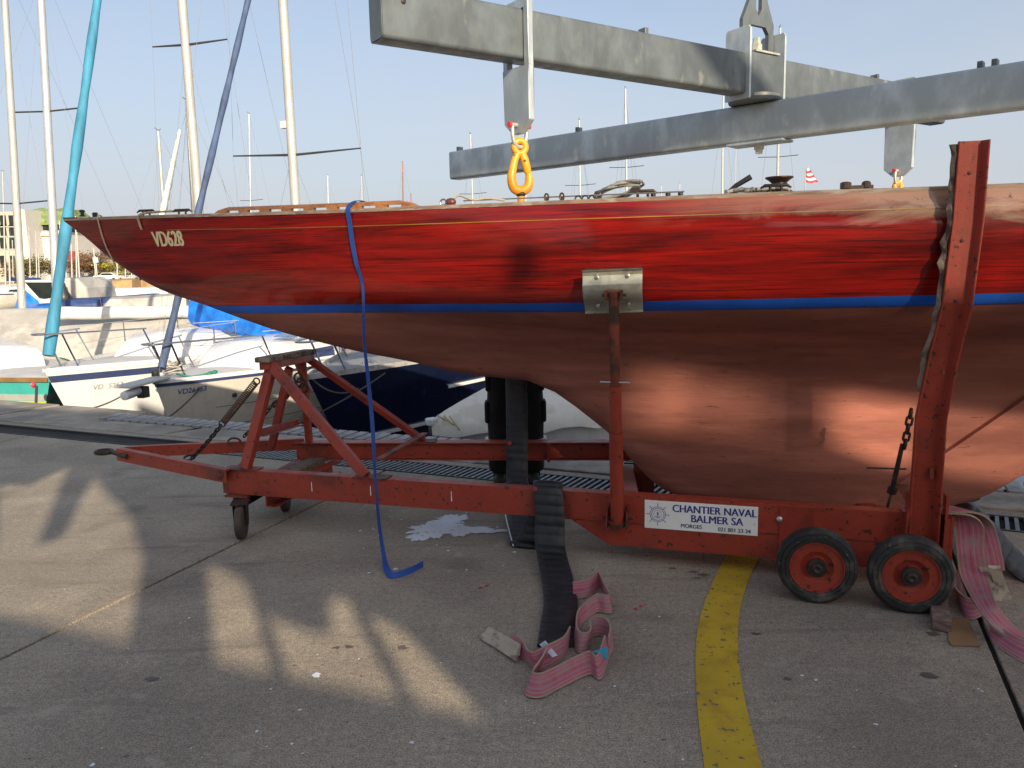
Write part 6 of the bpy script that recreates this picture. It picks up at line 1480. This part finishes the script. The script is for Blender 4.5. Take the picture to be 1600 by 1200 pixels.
def far_boats():
    # (label, x base px, y base px, Y, mast top px (x, y) or None, mast radius, hull m, cover m, heading)
    specs = [
      ('sailboat at the far left edge whose tall cream mast leans past the frame', 36, 500, 18.0, (4, -60), .085, 'gelcoat', None, (.2, .97), (.34,)),
      ('sailboat with thick cream mast just left of the turquoise furled sail', 93, 520, 17.2, (61, -60), .09, 'gelcoat', None, (.2, .97), (.60,)),
      ('sailboat whose white masthead stands just left of the big silver mast', 262, 420, 32, (247, 205), .075, 'gelcoat', 'tarp_bright', (.3, .95), ()),
      ('sailboat whose slim mast hugs the right side of the big silver mast', 307, 430, 29, (291, 158), .065, 'gel_cream', 'tarp_navy', (.3, .95), (.4,)),
      ('sailboat with a hair-thin mast between the navy furled sail and the right silver mast', 392, 420, 52, (389, 178), .05, 'gelcoat', None, (.3, .95), (.5,)),
      ('distant sailboat with short white mast over the middle of the wooden toe rail', 514, 420, 75, (512, 274), .06, 'gelcoat', None, (.3, .95), ()),
      ('distant sailboat with thin white mast just right of the blue strap', 567, 420, 70, (565, 275), .05, 'gelcoat', None, (.3, .95), ()),
      ('distant sailboat with a rust-red mast left of the lifting beam end', 631, 420, 62, (629, 254), .06, 'gelcoat', None, (.3, .95), ()),
      ('distant sailboat with a short white mast right of the rust-red mast', 643, 420, 90, (642, 304), .07, 'gelcoat', None, (.3, .95), ()),
      ('sailboat with thin white mast passing behind the left end of the lower beam', 742, 420, 48, (735, 210), .05, 'gelcoat', None, (.3, .95), (.6,)),
      ('distant sailboat with tan mast just right of the orange hook', 820, 420, 55, (822, 262), .06, 'gel_cream', None, (.3, .95), ()),
      ('sailboat with white mast rising behind the lower beam right of the hook', 908, 420, 44, (905, 188), .065, 'gelcoat', None, (.3, .95), (.6,)),
      ('sailboat with tall white mast between the beams, left of the swivel', 981, 420, 40, (977, 139), .06, 'gelcoat', None, (.3, .95), (.6,)),
      ('distant sailboat with tiny white mast above the coiled grey rope', 1034, 420, 95, (1033, 290), .07, 'gelcoat', None, (.3, .95), ()),
      ('distant sailboat with short white mast left of the winch handle', 1062, 420, 85, (1062, 287), .07, 'gelcoat', None, (.3, .95), ()),
      ('sailboat with thin mast just left of the swivel bolt', 1128, 420, 46, (1130, 150), .055, 'gelcoat', None, (.3, .95), ()),
      ('sailboat with tall mast and masthead aerial right of the swivel head link', 1213, 420, 36, (1219, 44), .065, 'gelcoat', None, (.3, .95), (.5,)),
      ('distant sailboat with pale mast faintly seen right of the coiled rope', 1148, 420, 60, (1150, 215), .03, 'gelcoat', None, (.3, .95), ()),
      ('far sailboat with short mast near the left frame edge beside the apartment block', 6, 425, 60, (4, 268), .06, 'gel_cream', None, (.3, .95), ()),
    ]
    rr = random.Random(12)
    for lab, xb, yb, Y, tp, r0, hm, cov, hd, spr in specs:
        base = at(xb, yb, Y); top = at(tp[0], tp[1], Y); Ls = 7.5 + rr.random() * 2; hdv = Vector((hd[0], hd[1], 0)).normalized()
        H = Hull(Ls, 2.6, .35, .25, .3, .6, .5); mq = .43; bow = base - hdv * (mq * Ls)
        r = boat_root(lab, (bow.x, bow.y), hd); hull_mesh(r, H, hm, nq=12, nt=4, toe=False); band(r, H, .08, .16, rr.choice(['navy_trim', 'tarp_blue', 'buoy_red']), n=12); cabin(r, H, .28, .68, .4, .62)
        b = Vector((mq * Ls, 0, .6)); tl = loc_of(r, top); mm = 'mast_red' if 'rust-red' in lab else ('alu_grey' if rr.random() < .15 else 'alu_mast')
        MB().tube([b.lerp(tl, k / 6) for k in range(7)], [r0 * (1 - .25 * k / 6) for k in range(7)], 10).build('mast', mm, r, world=False, smooth=50)
        for f in spr:
            c = b.lerp(tl, f)
            for sd_ in (-1, 1): MB().tube([c, c + Vector((.1, sd_ * .85, .05))], .018, 6).build('spreader', 'mast_black', r, world=False)
        mb = MB()
        for sd_ in (-1, 1): mb.tube([H.pt(mq, 1, sd_, -.1), b.lerp(tl, .96)], .0032 if Y < 25 else .0055, 4)
        mb.tube([Vector((.05, 0, .4)), b.lerp(tl, .95)], .0034 if Y < 25 else .006, 4); mb.tube([Vector((Ls, 0, .35)), tl], .0032 if Y < 25 else .0055, 4); mb.build('stays', 'wire', r, world=False)
        mb = MB(); mb.tube([tl + Vector((-.18, 0, .10)), tl + Vector((.05, 0, .02)), tl + Vector((.2, .05, .12))], .012, 5); mb.build('wind_vane', 'mast_black', r, world=False)
        if cov or (Y > 25 and rr.random() < .5):
            MB().tube([b + Vector((.1, 0, .65)), b + Vector((3.1, 0, .6))], [.16, .09], 8).build('boom_cover', cov or rr.choice(['tarp_blue', 'tarp_navy', 'cover_white']), r, world=False, smooth=60)
        if 'hugs the right' in lab: furled(r, loc_of(r, at(252, 345, Y - 4)), loc_of(r, at(281, 205, Y - 1)), .11, .06, 'cover_white')
    # low craft seen under the bow
    def low(lab, x, y, Y, L, B, hm, top, hd, cat='boat', cz=.35, zb=.3):
        p = at(x, y, Y); r = boat_root(lab, (p.x, p.y), hd, cat, 'moored_boat'); H = Hull(L, B, zb, zb - .05, zb, .4, .45); hull_mesh(r, H, hm, nq=12, nt=4, toe=False); cabin(r, H, .18, .88, cz, .85, m=top, win=False, name='cover')
    low('white boat under a bright blue cover below the bow of the red boat', 170, 474, 27, 3.6, 1.7, 'gelcoat', 'tarp_bright', (.98, .2), cz=.45, zb=.10)
    low('white speedboat with blue canopy in front of the far quay left of the bow', 136, 452, 42, 5.0, 2.0, 'gelcoat', 'gelcoat', (.98, .2), cz=.2, zb=.6)
    low('boat with blue canopy at the left edge behind the cream masts', 4, 470, 30, 3.0, 2.0, 'gelcoat', 'tarp_blue', (.98, .2), cz=.7, zb=.3)
    low('dark windowed cabin boat under the bow right of the blue cover', 222, 470, 30, 4.6, 2.0, 'gel_cream', 'window_dark', (.98, .2), cz=.5, zb=.25)
    low('sand coloured covered boat near the far quay below the bow', 182, 452, 55, 8.0, 2.4, 'gel_cream', 'teak_brown', (.98, .1), cz=.8, zb=.5)
    low('long pale boat in the row before the far quay', 165, 462, 46, 9.0, 2.4, 'gel_cream', 'gel_cream', (.99, .1), cz=.3, zb=.35)
    low('white dinghy at the left edge below the blue canopy', 6, 490, 24, 2.6, 1.6, 'gelcoat', 'tarp_blue', (.98, .2), cz=.6, zb=.1)
    low('white cabin boat with navy cover tucked behind the covered boat', 40, 468, 24, 4.2, 1.8, 'gelcoat', 'tarp_navy', (.95, .3), cz=.5, zb=.35)
    low('small grey tarped boat between the furled turquoise sail and the bright blue cover', 118, 466, 23, 3.4, 1.7, 'gel_cream', 'tarp_grey', (.95, .3), cz=.5, zb=.4)
    low('low white launch in front of the sand coloured covered boat', 196, 466, 36, 5.2, 1.9, 'gelcoat', 'cover_white', (.98, .2), cz=.4, zb=.4)
    low('cream boat with teak deckhouse near the far quay left of the bow', 70, 450, 48, 6.0, 2.2, 'gel_cream', 'teak_brown', (.98, .1), cz=.6, zb=.5)
    low('white boat with pale blue screen near the far quay at the left', 20, 452, 50, 6.0, 2.2, 'gelcoat', 'window_blue', (.98, .1), cz=.6, zb=.5)
    # many thin bare masts over the far quay
    ords = ['first', 'second', 'third', 'fourth', 'fifth', 'sixth', 'seventh', 'eighth', 'ninth', 'tenth', 'eleventh', 'twelfth', 'thirteenth', 'fourteenth', 'fifteenth', 'sixteenth']
    for k in range(16):
        x = [14, 20, 27, 47, 57, 61, 86, 96, 104, 112, 119, 124, 150, 183, 196, 206][k]; Y = 60 + (k * 37 % 40); p = at(x, 440, Y); t = at(x - rr.uniform(0, 4), rr.uniform(330, 395), Y)
        r = boat_root('small far sailboat, %s short bare mast from the left before the far buildings' % ords[k], (p.x - 1, p.y - 2), (.4, .9), group='far boats in the crowd of masts'); H = Hull(6.5, 2.2, .3, .2, .25, .5, .5); hull_mesh(r, H, rr.choice(['gelcoat', 'gel_cream']), nq=8, nt=3, toe=False)
        tl = loc_of(r, t); MB().tube([loc_of(r, Vector((p.x, p.y, .2))), tl], [.07, .05], 7).build('mast', 'alu_mast', r, world=False)
    # pennant
    a = at(1259, 262, 30); r = empty('pennant', 'red and white striped pennant on a thin pole above the deck', 'flag', (a.x, a.y, -.5))
    MB().tube([Vector((a.x, a.y, -.5)), a], .018, 6).build('pole', 'alu_mast', r)
    n = 6
    for k in range(n):
        f0, f1 = k / n, (k + 1) / n
        def e(f, u): return at(1259.5 + (5 + 14 * f) * u + 0 * f, 262 + 23 * f * .98 + 1.5 * u + 1.2 * sin(u * 5), 30 - .05 * sin(u * 6))
        rows = [[e(f0 + .002, u / 8), e(f1 - .002, u / 8)] for u in range(9)]
        rows2 = [[p + Vector((0, .012, 0)) for p in r_] for r_ in rows]; mb = MB(); mb.grid(rows); mb.grid(rows2); mb.build('stripe', 'flag_white' if k % 2 == 0 else 'flag_red', r)
far_boats()

# ================================================================== FAR SHORE
def shore():
    Y = 165.
    def box_px(name, x0, x1, y0, Yd, dep, m, parent, ybot=436):
        a, b = at(x0, y0, Yd), at(x1, y0, Yd); zt = (a.z + b.z) / 2
        return MB().box(((a.x + b.x) / 2, Yd + dep / 2, zt / 2), (abs(b.x - a.x), dep, zt)).build(name, m, parent), a.x, b.x, zt
    def windows(par, xs, ys, w_, h, Yd, m='window_dark'):
        for x in xs:
            for y in ys:
                c = at(x, y, Yd - .06); o = MB().box(c, (w_, .2, h)).build('window', m, par); MB().box(c + Vector((0, -.05, -h / 2 - .1)), (w_ + .3, .3, .15)).build('sill', 'facade_white', o)
    B1 = empty('apartment_building', 'beige apartment block with small dark windows at the far left', 'building', at(10, 436, Y))
    w_, *_ = box_px('wall', -40, 34, 331, Y, 16, 'facade_cream', B1); box_px('stair_tower', 29, 38, 327, Y - 2, 6, 'facade_white', B1)
    windows(w_, (5, 19), (345, 360, 380, 408), 1.2, 2.2, Y); windows(w_, (-10,), (345, 380), 1.2, 2.2, Y)
    B2 = empty('white_building', 'white building with green planted roof beside the apartment block', 'building', at(62, 436, Y))
    wl, xa, xb, zt = box_px('wall', 36, 92, 362, Y + 3, 16, 'facade_white', B2)
    z1 = at(60, 350, Y).z; MB().box(((xa + xb) / 2, Y + 11, zt + (z1 - zt) / 2), (xb - xa - 1, 14, z1 - zt)).build('upper_storey', 'roof_dark', B2)
    z2 = at(60, 322, Y).z; mb = MB(); rows = []
    for i in range(13):
        t = i / 12; x = xa + (xb - xa + 2) * t; rows.append([(x, Y + 3, z1), (x, Y + 4, z1 + (z2 - z1) * .8), (x, Y + 9, z2 + .4 * sin(i)), (x, Y + 18, z1)])
    mb.grid(rows); mb.add(rows[0], [(0, 1, 2, 3)]); mb.add(rows[-1], [(0, 1, 2, 3)]); mb.build('roof', 'roof_green', B2)
    MB().box(((xa + xb) / 2, Y + 2.8, at(60, 366, Y).z), (xb - xa, .5, .5)).build('cornice', 'facade_grey', B2)
    windows(wl, (44, 56, 70, 84), (354,), 2.4, 1.6, Y + 3.9); 
    B3 = empty('low_building', 'cream low building with gabled parapet behind the bare trees', 'building', at(118, 436, Y + 25))
    wl, xa, xb, zt = box_px('wall', 98, 141, 384, Y + 25, 12, 'facade_cream', B3); box_px('parapet', 103, 113, 379, Y + 24.6, 3, 'facade_white', B3)
    MB().box(at(120, 381.5, Y + 25) + Vector((0, 6, 0)), (7.2, 12.6, .6)).build('roof', 'facade_grey', B3)
    windows(wl, (109, 126, 134), (398, 410), 1.4, 1.9, Y + 25)
    c = at(98, 404, Y - 5); MB().box((c.x, Y - 3, c.z * .95), (1.6, 3, 3.4)).build('awning', 'awning_red', B3)
    for lab, x0, x1, y0, m in (('grey long building on the far shore left of the blue furled sail', -160, -60, 372, 'facade_grey'), ('pale long building behind the bow of the red boat', 150, 240, 392, 'facade_grey'), ('low cream building far behind the red hull', 300, 520, 400, 'facade_cream')):
        b = empty('long_building', lab, 'building', at((x0 + x1) / 2, 436, Y + 40)); w_, *_ = box_px('wall', x0, x1, y0, Y + 40, 14, m, b)
        c = at((x0 + x1) / 2, y0 - 1, Y + 40); MB().box((c.x, Y + 47, c.z), (abs(at(x1, y0, Y + 40).x - at(x0, y0, Y + 40).x) + .6, 15, .5)).build('roof', 'roof_dark', b)
    mb = MB(); rows = []
    for i in range(61):
        x = -330 + i * 6.2; row = []
        for k in range(9):
            d = 250 + k * 16; prof = [0, .35, .62, .82, .95, 1., .97, .9, .8][k]; hgt = 20 * (.55 + .45 * noise.noise(Vector((x * .012, 3, 0)))) * min(1, max(.0, (-x - 20) / 90 + .25))
            row.append(Vector((x, d, prof * hgt + 1.6 * noise.noise(Vector((x * .12, d * .1, 1))) * (k > 0))))
        rows.append(row)
    mb.grid(rows); o = mb.build('hills', 'hill', smooth=60); o['kind'] = 'structure'
    # bare shrubs and trees: trunk, limbs and leaf clumps
    rr = random.Random(21)
    def tree(lab, x, y0, Yd, w_, m, n=900, name='bare_tree'):
        g = at(x, 438, Yd); h = at(x, y0, Yd).z; r = empty(name, lab, 'tree', (g.x, g.y, 0), 0, 'trees on the far shore')
        mb = MB(); mb.tube([Vector((g.x, g.y, 0)), Vector((g.x + .1, g.y, h * .4)), Vector((g.x, g.y, h * .8))], [.22, .16, .06], 7)
        for k in range(6):
            t = k * 1.05; b = Vector((g.x, g.y, h * (.3 + .07 * k))); mb.tube([b, b + Vector((cos(t) * w_ * .3, sin(t) * w_ * .3, h * .2)), b + Vector((cos(t) * w_ * .42, sin(t) * w_ * .42, h * .36))], [.10, .06, .02], 5)
        mb.build('trunk', 'bark', r); mb = MB()
        cl = [Vector((rr.gauss(0, w_ * .24), rr.gauss(0, w_ * .2), h * rr.uniform(.35, .95))) for _ in range(16)]
        for k in range(n):
            c = rr.choice(cl) + Vector((rr.gauss(0, w_ * .10), rr.gauss(0, w_ * .10), rr.gauss(0, h * .07))) + Vector((g.x, g.y, 0)); s_ = rr.uniform(.10, .24)
            u = Vector((rr.gauss(0, 1), rr.gauss(0, 1), rr.gauss(0, 1))).normalized(); v = u.cross(Vector((rr.gauss(0, 1), rr.gauss(0, 1), rr.gauss(0, 1)))).normalized()
            mb.add([c + u * s_, c + v * s_ * .7, c - u * s_, c - v * s_ * .7], [(0, 1, 2, 3)])
        mb.build('crown', m, r)
    tree('olive bush at the left in front of the white building', 43, 405, 140, 5, 'leaf_olive'); tree('dark leafy bush in front of the white facade', 60, 402, 138, 6, 'leaf_olive')
    tree('russet bare tree behind the turquoise furled sail', 84, 408, 142, 5, 'leaf_brown'); tree('russet bare tree left of the bow', 122, 402, 150, 6, 'leaf_brown'); tree('russet bare tree directly under the bow', 146, 398, 152, 7, 'leaf_brown', 1300)
    tree('tall russet tree just below the bow planking', 160, 394, 156, 8, 'leaf_brown', 1300)
    tree('yellow green bush by the parked cars', 176, 412, 140, 5, 'leaf_yellow'); tree('wide yellow green bush under the hull', 192, 410, 138, 7, 'leaf_yellow', 1200)
    tree('reddish hedge tree at the far left edge', 24, 412, 140, 5, 'leaf_brown'); tree('olive tree on the hill behind the low building', 106, 366, 220, 14, 'leaf_olive', 1500); tree('round olive tree behind the low building', 118, 372, 215, 10, 'leaf_olive', 1300)
    # parked cars
    def car(lab, x, Yd, m):
        g = at(x, 440, Yd); r = empty('parked_car', lab, 'car', (g.x, g.y, 0), R(6), 'cars parked on the far quay')
        prof = [(-2.1, .35), (-2.1, .75), (-1.9, .95), (-1.0, 1.02), (-.45, 1.45), (1.0, 1.45), (1.7, 1.0), (2.1, .92), (2.15, .35)]
        a = [Vector((x_, -.85, z)) for x_, z in prof]; b = [Vector((x_, .85, z)) for x_, z in prof]; n = len(a)
        mb = MB(); mb.add(a + b, [tuple(range(n)), tuple(range(n, 2 * n))[::-1]] + [(i, (i + 1) % n, n + (i + 1) % n, n + i) for i in range(n)]); mb.build('body', m, r, world=False, bevel=.06)
        MB().plate([Vector((x_, -.853, z)) for x_, z in ((-.85, 1.02), (-.42, 1.38), (.95, 1.38), (1.45, 1.02))], .02, (0, -1, 0)).build('window', 'window_dark', r, world=False)
        for x_ in (-1.35, 1.35):
            for y_ in (-.8, .8): MB().lathe([(-.1, 0), (-.1, .30), (.1, .30), (.1, 0)], Vector((x_, y_, .31)), (0, 1, 0), 14).build('wheel', 'tyre', r, world=False)
    car('white car parked by the yellow green bush on the far quay', 168, 136, 'car_white'); car('dark car parked on the far quay right of the white car', 188, 138, 'car_dark'); car('silver car parked furthest right on the far quay under the hull', 204, 137, 'car_silver'); car('dark car parked left of the blue sign', 150, 140, 'car_dark')
    g = at(153, 440, 134); r = empty('sign_post', 'light blue square sign on a post on the far quay', 'sign', (g.x, g.y, 0))
    MB().tube([Vector((g.x, g.y, 0)), Vector((g.x, g.y, 4.2))], .05, 6).build('post', 'alu_grey', r); MB().box((g.x, g.y - .08, 3.6), (.9, .06, .9)).build('panel', 'sign_lightblue', r)
shore()
